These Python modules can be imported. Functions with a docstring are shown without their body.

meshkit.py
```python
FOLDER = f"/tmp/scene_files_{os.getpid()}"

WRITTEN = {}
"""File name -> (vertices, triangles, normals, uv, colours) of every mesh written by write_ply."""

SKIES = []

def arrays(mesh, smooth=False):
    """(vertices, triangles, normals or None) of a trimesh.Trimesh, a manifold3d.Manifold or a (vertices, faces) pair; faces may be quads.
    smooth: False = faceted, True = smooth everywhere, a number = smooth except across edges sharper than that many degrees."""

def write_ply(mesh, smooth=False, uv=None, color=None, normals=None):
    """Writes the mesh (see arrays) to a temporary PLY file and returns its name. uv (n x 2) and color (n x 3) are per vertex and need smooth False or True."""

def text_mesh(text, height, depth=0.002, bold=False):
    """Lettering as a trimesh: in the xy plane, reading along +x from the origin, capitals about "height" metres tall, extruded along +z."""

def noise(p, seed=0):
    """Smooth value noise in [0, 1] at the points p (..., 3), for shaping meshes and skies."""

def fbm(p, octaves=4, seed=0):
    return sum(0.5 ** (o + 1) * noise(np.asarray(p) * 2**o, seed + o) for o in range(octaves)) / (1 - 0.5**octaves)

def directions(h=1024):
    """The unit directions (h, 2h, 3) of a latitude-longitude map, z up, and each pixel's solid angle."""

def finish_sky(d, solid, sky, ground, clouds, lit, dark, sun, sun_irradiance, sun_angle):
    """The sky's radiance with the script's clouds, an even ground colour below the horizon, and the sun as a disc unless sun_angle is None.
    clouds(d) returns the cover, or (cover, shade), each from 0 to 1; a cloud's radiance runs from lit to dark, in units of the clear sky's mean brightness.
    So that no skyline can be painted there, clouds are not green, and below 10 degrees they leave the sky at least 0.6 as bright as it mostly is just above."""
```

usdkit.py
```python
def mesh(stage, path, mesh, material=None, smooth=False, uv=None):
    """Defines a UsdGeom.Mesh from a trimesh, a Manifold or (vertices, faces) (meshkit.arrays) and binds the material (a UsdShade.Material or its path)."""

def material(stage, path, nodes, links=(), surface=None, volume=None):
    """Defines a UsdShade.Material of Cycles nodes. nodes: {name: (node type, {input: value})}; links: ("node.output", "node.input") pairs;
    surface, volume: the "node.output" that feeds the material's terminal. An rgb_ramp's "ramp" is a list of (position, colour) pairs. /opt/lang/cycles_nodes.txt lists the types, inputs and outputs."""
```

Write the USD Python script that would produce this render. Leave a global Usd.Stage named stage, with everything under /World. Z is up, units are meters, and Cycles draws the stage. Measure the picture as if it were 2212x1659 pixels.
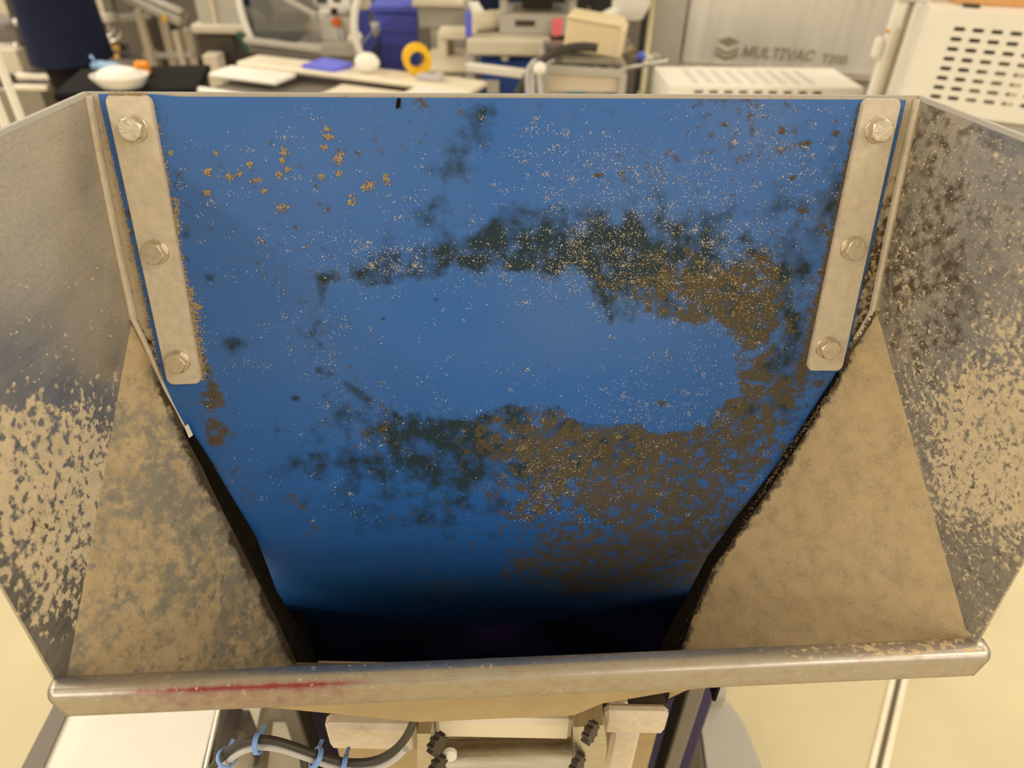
import math, random
import numpy as np, trimesh, usdkit, meshkit
from pxr import Usd, UsdGeom, UsdLux, UsdShade, Sdf, Gf, Vt
from scipy.spatial import Delaunay
from shapely.geometry import Polygon, Point, box as sbox
from shapely import affinity

stage = Usd.Stage.CreateInMemory()
UsdGeom.SetStageUpAxis(stage, 'Z'); UsdGeom.SetStageMetersPerUnit(stage, 1.0)
UsdGeom.Xform.Define(stage, '/World')
rng = np.random.default_rng(7)
random.seed(7)

# ------------------------------------------------------------------ camera, lamps, exposure
EXPOSURE = 0.3
CAM_Z, PITCH, ROLL, FPX = 1.55, math.radians(36.7), 0.02, 1534.0
FW = np.array([0, math.cos(PITCH), -math.sin(PITCH)])
R0 = np.array([1.0, 0, 0]); U0 = np.cross(R0, FW)
CR = math.cos(ROLL) * R0 + math.sin(ROLL) * U0
CU = -math.sin(ROLL) * R0 + math.cos(ROLL) * U0
EYE = np.array([0, 0, CAM_Z])
cam = UsdGeom.Camera.Define(stage, '/World/camera')
mtx = np.eye(4); mtx[0, :3] = CR; mtx[1, :3] = CU; mtx[2, :3] = -FW; mtx[3, :3] = EYE
cam.AddTransformOp().Set(Gf.Matrix4d(*mtx.ravel().tolist()))
cam.CreateHorizontalApertureAttr(36.0); cam.CreateVerticalApertureAttr(27.0)
cam.CreateFocalLengthAttr(36.0 * FPX / 2212)
cam.CreateFStopAttr(5.2); cam.CreateFocusDistanceAttr(0.54)
cam.CreateClippingRangeAttr((0.02, 200.0))
cam.CreateExposureAttr(EXPOSURE)

LAMP, LAMP_POWER = (1.0, 0.92, 0.80), 18.0
def rect_light(name, x, y, z, w, h, power, rotz=0):
    l = UsdLux.RectLight.Define(stage, '/World/' + name)
    l.CreateWidthAttr(w); l.CreateHeightAttr(h)
    l.CreateIntensityAttr(power); l.CreateColorAttr(Gf.Vec3f(*LAMP))
    l.AddTranslateOp().Set(Gf.Vec3d(x, y, z)); l.AddRotateZOp().Set(rotz)
n = 0
for lx in (-6.4, -3.4, 3.4, 6.4):            # rows of ceiling lamps along the hall
    for ly in (-10.0, -7.2, -4.4, -1.6, 1.2, 4.0, 6.8, 9.6):
        rect_light('ceiling_light_%d' % n, lx, ly, 4.30, 0.5, 1.5, LAMP_POWER); n += 1

def ray(px, py):
    return CR * (px - 1106.0) / FPX - CU * (py - 829.5) / FPX + FW
def on_plane(px, py, p0, nrm):
    d = ray(px, py); return EYE + d * (np.dot(p0 - EYE, nrm) / np.dot(d, nrm))
def W(px, py, y):                            # the point of the vertical plane at distance y that the picture shows there
    d = ray(px, py); return EYE + d * (y / d[1])
def H(px, py, z):                            # the same on a horizontal plane
    d = ray(px, py); return EYE + d * ((z - CAM_Z) / d[2])
def proj(p):
    q = np.asarray(p) - EYE
    a, b, c = q @ CR, q @ CU, q @ FW
    return np.stack([1106 + FPX * a / c, 829.5 - FPX * b / c], -1)

# ------------------------------------------------------------------ materials
def L(r, g, b):
    return tuple(((c / 255) / 12.92 if c / 255 <= 0.04045 else ((c / 255 + 0.055) / 1.055) ** 2.4) for c in (r, g, b))
MATS = {}
def mat(name, *a, **k):
    m = usdkit.material(stage, '/World/Looks/' + name, *a, **k); MATS[name] = m; return m
def plain(name, col, rough=0.5, metal=0.0, var=0.12, scale=9.0, bump=0.0, bscale=120.0, spec=0.5, **kw):
    nodes = {'tc': ('texture_coordinate', {}), 'n': ('noise_texture', {'scale': scale, 'detail': 4.0}),
             'r': ('rgb_ramp', {'ramp': [(0.25, tuple(c * (1 - var) for c in col)), (0.75, tuple(min(1, c * (1 + var)) for c in col))]}),
             'p': ('principled_bsdf', {'roughness': rough, 'metallic': metal, 'specular_ior_level': spec, **kw})}
    links = [('tc.object', 'n.vector'), ('n.fac', 'r.fac'), ('r.color', 'p.base_color')]
    if bump:
        nodes['n2'] = ('noise_texture', {'scale': bscale, 'detail': 3.0}); nodes['b'] = ('bump', {'strength': bump, 'distance': 0.002})
        links += [('tc.object', 'n2.vector'), ('n2.fac', 'b.height'), ('b.normal', 'p.normal')]
    return mat(name, nodes, links, surface='p.BSDF')
def brushed(name, col, rough=0.3, stretch=(4, 4, 120), var=0.1, bump=0.05, metal=1.0):
    nodes = {'tc': ('texture_coordinate', {}), 'm': ('mapping', {'scale': stretch}), 'n': ('noise_texture', {'scale': 3.0, 'detail': 4.0}),
             'r': ('rgb_ramp', {'ramp': [(0.2, tuple(c * (1 - var) for c in col)), (0.8, tuple(min(1, c * (1 + var)) for c in col))]}),
             'mr': ('map_range', {'from_min': 0.2, 'from_max': 0.8, 'to_min': rough * 0.75, 'to_max': rough * 1.35}),
             'b': ('bump', {'strength': bump, 'distance': 0.001}), 'p': ('principled_bsdf', {'metallic': metal})}
    return mat(name, nodes, [('tc.object', 'm.vector'), ('m.vector', 'n.vector'), ('n.fac', 'r.fac'), ('r.color', 'p.base_color'), ('n.fac', 'mr.value'),
               ('mr.result', 'p.roughness'), ('n.fac', 'b.height'), ('b.normal', 'p.normal')], surface='p.BSDF')

brushed('steel', (0.60, 0.57, 0.52), 0.33)
brushed('steel_bright', (0.78, 0.75, 0.70), 0.25)
brushed('steel_panel', (0.86, 0.83, 0.78), 0.36, stretch=(9, 9, 0.6), bump=0.02, metal=0.4, var=0.06)
brushed('steel_dark', (0.30, 0.28, 0.26), 0.4)
plain('frame_grey', L(120, 112, 105), 0.45, var=0.06)
plain('frame_light', L(182, 177, 168), 0.42, var=0.04)
plain('iron_dark', L(70, 62, 54), 0.5, 0.3)
plain('black', L(22, 22, 24), 0.5)
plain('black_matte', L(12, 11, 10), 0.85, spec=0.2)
plain('shade_and_mark_dark', L(26, 21, 16), 0.95, bump=0.5, bscale=600, spec=0.1, var=0.5, scale=220)  # painted shade of the panel gaps, and the dark mark
plain('white', L(238, 234, 226), 0.45, var=0.03)
plain('white_belt', L(244, 240, 232), 0.5, var=0.03, scale=20)
plain('cream', L(232, 222, 200), 0.45, var=0.04)
plain('grey_beige', L(206, 197, 178), 0.45, var=0.05)
plain('box_beige', L(226, 208, 172), 0.45, var=0.03)
plain('yellow', L(240, 190, 20), 0.4)
plain('orange', L(245, 150, 30), 0.5)
plain('orange_red', L(215, 95, 30), 0.4)
plain('pink', L(245, 120, 125), 0.7)
plain('blue_plastic', L(30, 85, 190), 0.4)
plain('violet_blue', L(95, 105, 218), 0.45)
plain('folder_blue', L(110, 115, 235), 0.45)
plain('tie_blue', L(120, 160, 235), 0.4)
plain('cyan', L(40, 150, 200), 0.5)
plain('light_blue', L(150, 185, 225), 0.7)
plain('purple_dark', L(52, 40, 88), 0.6)
plain('brass', L(196, 160, 100), 0.35, 0.9)
plain('cardboard', L(214, 162, 104), 0.8, var=0.06, scale=30)
plain('red_print', L(205, 60, 45), 0.7)
plain('green_dark', L(35, 75, 62), 0.5)
plain('navy', L(30, 36, 62), 0.85, bump=0.3, bscale=60, spec=0.15)
plain('trouser_dark', L(30, 26, 28), 0.9, spec=0.15)
plain('skin', L(205, 155, 130), 0.5)
plain('hair', L(45, 32, 24), 0.6)
plain('shoe', L(25, 24, 24), 0.5)
plain('eye_white', L(235, 232, 228), 0.3)
plain('lip_red', L(170, 95, 90), 0.5)
plain('screen', L(70, 75, 85), 0.2)
plain('print_grey', L(150, 140, 122), 0.5)
plain('motor_grey', L(100, 98, 96), 0.5)
plain('cable_black', L(52, 48, 44), 0.5)
plain('cable_grey', L(190, 188, 190), 0.5)
plain('wall_paint', L(224, 222, 218), 0.7)
plain('wall_dark', L(88, 82, 78), 0.7)
plain('ceiling_paint', L(226, 225, 222), 0.8)
plain('floor_epoxy', L(205, 192, 154), 0.34, var=0.07, scale=5.0, bump=0.04, bscale=40)
plain('joint_cream', L(240, 228, 205), 0.5)
plain('joint_dark', L(96, 86, 70), 0.7)
plain('crumb_tan', L(210, 195, 168), 0.85, var=0.3, scale=400, spec=0.2)
plain('crumb_brown', L(166, 146, 118), 0.9, var=0.35, scale=500, spec=0.15)
plain('crumb_dark', L(104, 90, 72), 0.95, var=0.4, scale=500, spec=0.1)
plain('speck_pale', L(228, 214, 190), 0.5, var=0.3, scale=300)
plain('clamp_dusty', L(214, 202, 184), 0.62, 0.15, var=0.10, scale=160, bump=0.25, bscale=700)
plain('panel_plain', L(176, 156, 122), 0.6, 0.3, var=0.08, scale=60, bump=0.1, bscale=400)
plain('bolt_dusty', L(216, 206, 188), 0.32, 0.85, var=0.12, scale=300, bump=0.1, bscale=500)
mat('clear_plastic', {'t': ('transparent_bsdf', {'color': (0.82, 0.82, 0.82)}), 'g': ('glossy_bsdf', {'color': (0.9, 0.9, 0.9), 'roughness': 0.06}), 'd': ('diffuse_bsdf', {'color': (0.5, 0.5, 0.5)}),
    'f': ('fresnel', {'IOR': 1.5}), 'm0': ('mix_closure', {'fac': 0.14}), 'm': ('mix_closure', {})},
    [('t.BSDF', 'm0.closure1'), ('d.BSDF', 'm0.closure2'), ('f.fac', 'm.fac'), ('m0.closure', 'm.closure1'), ('g.BSDF', 'm.closure2')], surface='m.closure')

def soiled(name, base, rough, metal, tan=L(206, 172, 122), dark=L(70, 52, 34), film=L(150, 138, 118), scale=140.0, fine=900.0, aniso=(1, 1, 1), bump=0.5, weave=False, streak=None, soft=0.07, opac=1.0, rgh=0.62, stn=1.0, st=(0.75, 1.25), tone=0.5):
    """A surface whose dirt follows the mesh's primvar 'soil': red = caked tan deposit, green = dark stain, blue = thin dust film; noise breaks the cover up."""
    N = {'a': ('attribute', {'attribute': 'soil'}), 's': ('separate_color', {}), 'tc': ('texture_coordinate', {}), 'mp': ('mapping', {'scale': aniso}),
         'n1': ('noise_texture', {'scale': scale, 'detail': 7.0, 'roughness': rgh}), 'n2': ('noise_texture', {'scale': fine, 'detail': 3.0, 'roughness': 0.6}),
         'n3': ('noise_texture', {'scale': scale * 0.55, 'detail': 5.0, 'roughness': 0.6}),
         'add': ('math', {'math_type': 'add'}), 'cov': ('map_range', {'from_min': 1 - soft, 'from_max': 1 + soft, 'to_max': opac, 'clamp': True}),
         'k1': ('map_range', {'from_min': 0.28, 'from_max': 0.72, 'to_min': 0.0, 'to_max': 1.0}),
         'k3': ('map_range', {'from_min': 0.3, 'from_max': 0.7, 'to_min': 0.5 - stn / 2, 'to_max': 0.5 + stn / 2}),
         'add3': ('math', {'math_type': 'add'}), 'st': ('map_range', {'from_min': st[0], 'from_max': st[1], 'to_max': 0.92, 'clamp': True}), 'tf': ('mix_float', {'fac': tone}), 'gm': ('math', {'math_type': 'multiply', 'value2': 3.0, 'use_clamp': True}), 'stm': ('math', {'math_type': 'multiply'}),
         'gk': ('math', {'math_type': 'multiply'}),
         'tr': ('rgb_ramp', {'ramp': [(0.2, tuple(c * 0.55 for c in tan)), (0.5, tan), (0.8, tuple(min(1, c * 1.25) for c in tan))]}),
         'm1': ('mix', {'color1': base, 'color2': film}), 'fm': ('math', {'math_type': 'multiply'}), 'k2': ('map_range', {'from_min': 0.3, 'from_max': 0.7, 'to_min': 0.55, 'to_max': 1.0}),
         'm2': ('mix', {'color2': dark}), 'clean': ('principled_bsdf', {'roughness': rough, 'metallic': metal}),
         'dirt': ('principled_bsdf', {'roughness': 0.9, 'specular_ior_level': 0.15}), 'filmd': ('principled_bsdf', {'roughness': 0.85, 'specular_ior_level': 0.15}),
         'sum': ('math', {'math_type': 'maximum'}), 'mc0': ('mix_closure', {}), 'mc': ('mix_closure', {}),
         'bh': ('math', {'math_type': 'multiply'}), 'bump': ('bump', {'strength': bump, 'distance': 0.0012}),
         'bump2': ('bump', {'strength': 0.06, 'distance': 0.0006})}
    K = [('a.color', 's.color'), ('tc.object', 'mp.vector'), ('mp.vector', 'n1.vector'), ('mp.vector', 'n2.vector'), ('mp.vector', 'n3.vector'),
         ('n1.fac', 'k1.value'), ('k1.result', 'add.value1'), ('s.r', 'add.value2'), ('add.value', 'cov.value'),
         ('n3.fac', 'k3.value'), ('k3.result', 'add3.value1'), ('s.g', 'add3.value2'), ('add3.value', 'st.value'),
         ('n2.fac', 'tf.a'), ('n3.fac', 'tf.b'), ('tf.result', 'tr.fac'), ('n2.fac', 'k2.value'), ('s.b', 'fm.value1'), ('k2.result', 'fm.value2'),
         ('fm.value', 'm1.fac'), ('m1.color', 'm2.color1'), ('s.g', 'gm.value1'), ('gm.value', 'stm.value1'), ('st.result', 'stm.value2'), ('stm.value', 'm2.fac'), ('m2.color', 'clean.base_color'), ('m2.color', 'filmd.base_color'), ('tr.color', 'dirt.base_color'),
         ('fm.value', 'sum.value1'), ('stm.value', 'sum.value2'), ('sum.value', 'mc0.fac'), ('clean.BSDF', 'mc0.closure1'), ('filmd.BSDF', 'mc0.closure2'),
         ('cov.result', 'mc.fac'), ('mc0.closure', 'mc.closure1'), ('dirt.BSDF', 'mc.closure2'),
         ('cov.result', 'bh.value1'), ('n2.fac', 'bh.value2'), ('bh.value', 'bump.height'), ('bump.normal', 'dirt.normal'), ('n2.fac', 'bump2.height'), ('bump2.normal', 'clean.normal'), ('bump2.normal', 'filmd.normal')]
    if weave:                                # the fine diagonal weave of the belt cloth
        N['w1'] = ('wave_texture', {'scale': 190.0, 'distortion': 0.3}) ; N['r1'] = ('mapping', {'rotation': (0, 0.8, 0)})
        N['wm'] = ('math', {'math_type': 'multiply', 'value2': 0.5}); N['wa'] = ('math', {'math_type': 'add'})
        K += [('tc.object', 'r1.vector'), ('r1.vector', 'w1.vector'), ('w1.fac', 'wm.value1'), ('wm.value', 'wa.value1'), ('n2.fac', 'wa.value2')]
        K = [k for k in K if k != ('n2.fac', 'bump2.height')] + [('wa.value', 'bump2.height')]
    if streak:                               # brushed grain of sheet metal
        N['sm'] = ('mapping', {'scale': streak}); N['sn'] = ('noise_texture', {'scale': 4.0, 'detail': 4.0}); N['sr'] = ('map_range', {'from_min': 0.25, 'from_max': 0.75, 'to_min': rough * 0.7, 'to_max': rough * 1.4})
        K += [('tc.object', 'sm.vector'), ('sm.vector', 'sn.vector'), ('sn.fac', 'sr.value'), ('sr.result', 'clean.roughness')]
    return mat(name, N, K, surface='mc.closure')

soiled('belt_blue', (0.017, 0.122, 0.46), 0.42, 0.0, tan=L(94, 85, 64), dark=L(40, 52, 48), film=L(120, 138, 168), scale=120.0, fine=1100.0, weave=True, bump=0.6, soft=0.11, opac=0.95, rgh=0.74, st=(0.62, 1.28))
for nm_, sc_ in (('wall_steel_left', 165.0), ('wall_steel_right', 250.0)):
    soiled(nm_, (0.42, 0.40, 0.37), 0.34, 1.0, tan=L(210, 192, 160), dark=L(78, 64, 48), film=L(190, 178, 158), scale=sc_, fine=700.0, streak=(3, 3, 90))
soiled('panel_steel', (0.40, 0.39, 0.36), 0.42, 0.9, tan=L(186, 165, 130), dark=L(60, 48, 34), film=L(140, 131, 108), scale=120.0, fine=700.0, soft=0.2, bump=0.3, rgh=0.7, tone=0.6)
soiled('lip_steel', (0.47, 0.44, 0.40), 0.28, 1.0, tan=L(210, 188, 150), dark=L(125, 30, 30), film=L(176, 162, 144), scale=220.0, fine=900.0, bump=0.2, streak=(4, 200, 200), stn=0.3)
soiled('rear_steel', (0.55, 0.53, 0.49), 0.40, 0.8, tan=L(206, 182, 146), dark=L(58, 42, 28), film=L(198, 178, 146), scale=300.0, fine=900.0)

# ------------------------------------------------------------------ prims
COUNT = {}
def numbered(parent, name):
    k = COUNT.get((parent, name), 0); COUNT[(parent, name)] = k + 1
    return name if k == 0 else '%s_%03d' % (name, k)
def tag(p, label=None, cat=None, group=None, kind=None):
    p = p.GetPrim() if hasattr(p, 'GetPrim') else p
    for k, v in (('label', label), ('category', cat), ('group', group), ('kind', kind)):
        if v: p.SetCustomDataByKey(k, v)
    return p
class Thing:
    def __init__(s, name, label=None, cat=None, loc=(0, 0, 0), rz=0.0, group=None, kind=None):
        s.path = '/World/' + numbered('/World', name); s.loc = np.array(loc, float); s.rz = rz
        x = UsdGeom.Xform.Define(stage, s.path); x.AddTranslateOp().Set(Gf.Vec3d(*map(float, loc)))
        if rz: x.AddRotateZOp().Set(math.degrees(rz))
        s.prim = x.GetPrim(); tag(s.prim, label, cat, group, kind)
    def loc_of(s, p):                        # world points in the thing's own frame
        p = np.asarray(p, float) - s.loc; c, q = math.cos(-s.rz), math.sin(-s.rz)
        return np.stack([c * p[..., 0] - q * p[..., 1], q * p[..., 0] + c * p[..., 1], p[..., 2]], -1)
    def add(s, name, mesh, m, smooth=30, label=None, parent=None, kind=None, world=False, soil=None):
        par = parent or s.path; path = par + '/' + numbered(par, name)
        if isinstance(mesh, (list,)): mesh = trimesh.util.concatenate(mesh)
        if world:
            mesh = mesh.copy(); mesh.vertices = s.loc_of(mesh.vertices)
        if soil is not None: smooth = True
        u = usdkit.mesh(stage, path, mesh, MATS[m] if isinstance(m, str) else m, smooth=smooth)
        if soil is not None:
            UsdGeom.PrimvarsAPI(u).CreatePrimvar('soil', Sdf.ValueTypeNames.Color3fArray, 'vertex').Set(Vt.Vec3fArray.FromNumpy(np.asarray(soil, np.float32)))
        if label or kind: tag(u, label, None, None, kind)
        return path
def single(name, mesh, m, label=None, cat=None, group=None, kind=None, smooth=30, loc=None, rz=0):
    path = '/World/' + numbered('/World', name)
    mesh = trimesh.util.concatenate(mesh) if isinstance(mesh, list) else mesh
    if loc is None:
        b = mesh.bounds; loc = [(b[0, 0] + b[1, 0]) / 2, (b[0, 1] + b[1, 1]) / 2, b[0, 2]]
        mesh = mesh.copy(); mesh.apply_translation(-np.array(loc))
    u = usdkit.mesh(stage, path, mesh, MATS[m], smooth=smooth)
    u.AddTranslateOp().Set(Gf.Vec3d(*map(float, loc)))
    if rz: u.AddRotateZOp().Set(math.degrees(rz))
    tag(u, label, cat, group, kind); return path

# ------------------------------------------------------------------ shapes
def box(x0, y0, z0, x1, y1, z1, b=0.0):
    if b <= 0:
        m = trimesh.creation.box([x1 - x0, y1 - y0, z1 - z0]); m.apply_translation([(x0 + x1) / 2, (y0 + y1) / 2, (z0 + z1) / 2]); return m
    b = min(b, 0.45 * min(x1 - x0, y1 - y0, z1 - z0)); P = []
    for x, sx in ((x0, 1), (x1, -1)):
        for y, sy in ((y0, 1), (y1, -1)):
            for z, sz in ((z0, 1), (z1, -1)):
                P += [(x, y + sy * b, z + sz * b), (x + sx * b, y, z + sz * b), (x + sx * b, y + sy * b, z)]
    return trimesh.PointCloud(P).convex_hull
def cyl(p0, p1, r, n=16, r1=None):
    return sweep([p0, p1], [r, r if r1 is None else r1], n)
def sweep(pts, r, n=10, closed=False):
    pts = np.array(pts, float); k = len(pts); rr = np.full(k, r) if np.ndim(r) == 0 else np.array(r, float)
    t = np.gradient(pts, axis=0) if not closed else np.roll(pts, -1, 0) - np.roll(pts, 1, 0)
    t /= np.linalg.norm(t, axis=1)[:, None]
    up = np.array([0, 0, 1.0]) if abs(t[0, 2]) < 0.9 else np.array([1.0, 0, 0])
    V = []; u = np.cross(t[0], up); u /= np.linalg.norm(u)
    for i in range(k):
        u = u - t[i] * (u @ t[i]); u /= np.linalg.norm(u); w = np.cross(t[i], u)
        a = np.linspace(0, 2 * np.pi, n, endpoint=False)
        V.append(pts[i] + rr[i] * (np.cos(a)[:, None] * u + np.sin(a)[:, None] * w))
    V = np.vstack(V); F = []
    for i in range(k if closed else k - 1):
        for j in range(n):
            a, b, c, d = i * n + j, i * n + (j + 1) % n, ((i + 1) % k) * n + (j + 1) % n, ((i + 1) % k) * n + j
            F += [(a, b, c), (a, c, d)]
    if not closed:
        V = np.vstack([V, pts[0], pts[-1]]); c0, c1 = len(V) - 2, len(V) - 1
        for j in range(n):
            F += [(c0, (j + 1) % n, j), (c1, (k - 1) * n + j, (k - 1) * n + (j + 1) % n)]
    m = trimesh.Trimesh(V, F, process=False); 
    if m.volume < 0: m.invert()
    return m
def smooth_path(P, n=24):
    from scipy.interpolate import CubicSpline
    P = np.array(P, float); t = np.r_[0, np.cumsum(np.linalg.norm(np.diff(P, axis=0), axis=1))]
    return CubicSpline(t, P)(np.linspace(0, t[-1], n))
def beam(p0, p1, w, h, up=(0, 0, 1), b=0.0):
    """square bar of width w and height h from p0 to p1"""
    p0, p1 = np.array(p0, float), np.array(p1, float); t = p1 - p0; ln = np.linalg.norm(t); t /= ln
    up = np.array(up, float); 
    if abs(t @ up) > 0.95: up = np.array([0, 1.0, 0])
    s = np.cross(t, up); s /= np.linalg.norm(s); u = np.cross(s, t)
    m = box(-w / 2, -h / 2, 0, w / 2, h / 2, ln, b or min(w, h) * 0.12)
    T = np.eye(4); T[:3, 0] = s; T[:3, 1] = u; T[:3, 2] = np.cross(s, u); 
    if T[:3, 2] @ t < 0: T[:3, 0] = -s; T[:3, 2] = t
    T[:3, 3] = p0; m.apply_transform(T); return m
def lathe(prof, n=28, loc=(0, 0, 0)):
    m = trimesh.creation.revolve(np.array(prof, float), sections=n); m.apply_translation(loc); return m
def prism(poly, h, T=None):
    m = trimesh.creation.extrude_polygon(poly if isinstance(poly, Polygon) else Polygon(poly), h, engine='earcut')
    if T is not None: m.apply_transform(T)
    return m
def frame_of(o, ex, ez):
    """4x4 with origin o, x axis along ex and z axis along ez"""
    ez = np.array(ez, float) / np.linalg.norm(ez); ex = np.array(ex, float); ex = ex - ez * (ex @ ez); ex /= np.linalg.norm(ex)
    T = np.eye(4); T[:3, 0] = ex; T[:3, 1] = np.cross(ez, ex); T[:3, 2] = ez; T[:3, 3] = o; return T
def rounded(poly, r):
    return Polygon(poly).buffer(-r).buffer(r, quad_segs=4)
def hull_pts(P): return trimesh.PointCloud(np.array(P, float)).convex_hull
def plate_px(pxs, p0, nrm, th):
    """a plate of thickness th, its front on the plane (p0, nrm), with the outline given as picture points"""
    nrm = np.array(nrm, float) / np.linalg.norm(nrm)
    P = np.array([on_plane(x, y, p0, nrm) for x, y in pxs])
    T = frame_of(p0, [1, 0, 0.001], nrm); Q = (P - p0) @ T[:3, :2]
    pg = Polygon(Q)
    m = trimesh.creation.extrude_polygon(pg if pg.is_valid else pg.buffer(0), th, engine='earcut'); m.apply_translation([0, 0, -th]); m.apply_transform(T); return m
def sheet(P3, nrm, th, step):
    """dense sheet of metal: planar outline P3 (3-D), thickness th behind the face; returns mesh with a fine grid on its face"""
    P3 = np.array(P3, float); nrm = np.array(nrm, float) / np.linalg.norm(nrm); o = P3.mean(0)
    T = frame_of(o, [1, 0.01, 0.001] if abs(nrm[0]) < 0.9 else [0, 1, 0], nrm); Q = (P3 - o) @ T[:3, :2]
    pg = Polygon(Q); ring = []
    for a, b in zip(Q, np.roll(Q, -1, 0)):
        k = max(1, int(np.linalg.norm(b - a) / step)); ring += [a + (b - a) * i / k for i in range(k)]
    ring = np.array(ring); x0, y0, x1, y1 = pg.bounds
    gx, gy = np.meshgrid(np.arange(x0, x1, step), np.arange(y0, y1, step)); G = np.stack([gx.ravel(), gy.ravel()], 1)
    import shapely
    inner = pg.buffer(-step * 0.5); G = G[shapely.contains_xy(inner, G[:, 0], G[:, 1])]
    V2 = np.vstack([ring, G]); tri = Delaunay(V2).simplices
    c = V2[tri].mean(1); a2 = np.cross(V2[tri[:, 1]] - V2[tri[:, 0]], V2[tri[:, 2]] - V2[tri[:, 0]])
    keep = shapely.contains_xy(pg.buffer(1e-7), c[:, 0], c[:, 1]) & (abs(a2) > 1e-10); tri = tri[keep]; a2 = a2[keep]
    tri[a2 < 0] = tri[a2 < 0][:, ::-1]
    V = np.hstack([V2, np.zeros((len(V2), 1))]); n, k = len(V), len(ring)
    Vr = np.hstack([ring, np.zeros((k, 1))]); Vb = np.hstack([V2, np.full((n, 1), -th)]); Vrb = np.hstack([ring, np.full((k, 1), -th)])
    F = [tri, tri[:, ::-1] + n + k]
    sd = []
    cw = Polygon(ring).exterior.is_ccw
    for i in range(k):
        j = (i + 1) % k; a, b, c_, d = n + i, n + j, 2 * n + k + j, 2 * n + k + i
        sd += [(a, d, c_), (a, c_, b)] if cw else [(a, c_, d), (a, b, c_)]
    V = np.vstack([V, Vr, Vb, Vrb]) @ T[:3, :3].T + o
    return trimesh.Trimesh(V, np.vstack(F + [np.array(sd)]), process=False)
def smoothstep(x, a, b):
    t = np.clip((x - a) / (b - a), 0, 1); return t * t * (3 - 2 * t)
def sdf(p, poly):
    """signed distance (positive inside) of the points p from a polygon"""
    import shapely
    pg = Polygon(poly); pts = shapely.points(p); d = shapely.distance(pts, pg.exterior)
    return np.where(shapely.contains(pg, pts), d, -d)
def pathd(p, line):
    import shapely
    return shapely.distance(shapely.points(p), shapely.LineString(line))

# ------------------------------------------------------------------ the room
floor = Thing('floor', kind='structure', label='cream coated concrete floor of the hall')
floor.add('slab', box(-8, -12, -0.12, 8, 12, 0), 'floor_epoxy')
ja, jb = H(1945, 1450, 0), H(1897, 1659, 0); jd = (jb - ja) / np.linalg.norm(jb - ja); jn = np.array([-jd[1], jd[0], 0])
j0, j1 = ja - jd * 4, jb + jd * 1.5
for s in (-1, 1):
    floor.add('joint_edge', beam(j0 + jn * 0.012 * s, j1 + jn * 0.012 * s, 0.012, 0.008), 'joint_cream', label='cream sealant ridge along the floor joint')
floor.add('joint_groove', beam(j0, j1, 0.009, 0.003), 'joint_dark', label='dark groove of the floor joint')
def struct(name, mesh, m): single(name, mesh, m, kind='structure', smooth=False)
struct('wall_back', box(-8, 12, -0.12, 8, 12.2, 4.8), 'wall_dark')
struct('wall_front', box(-8, -12.2, -0.12, 8, -12, 4.8), 'wall_paint')
struct('wall_left', box(-8.2, -12.2, -0.12, -8, 12.2, 4.8), 'wall_paint')
struct('wall_right', box(8, -12.2, -0.12, 8.2, 12.2, 4.8), 'wall_paint')
struct('ceiling', box(-8.2, -12.2, 4.8, 8.2, 12.2, 5.0), 'ceiling_paint')

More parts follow.
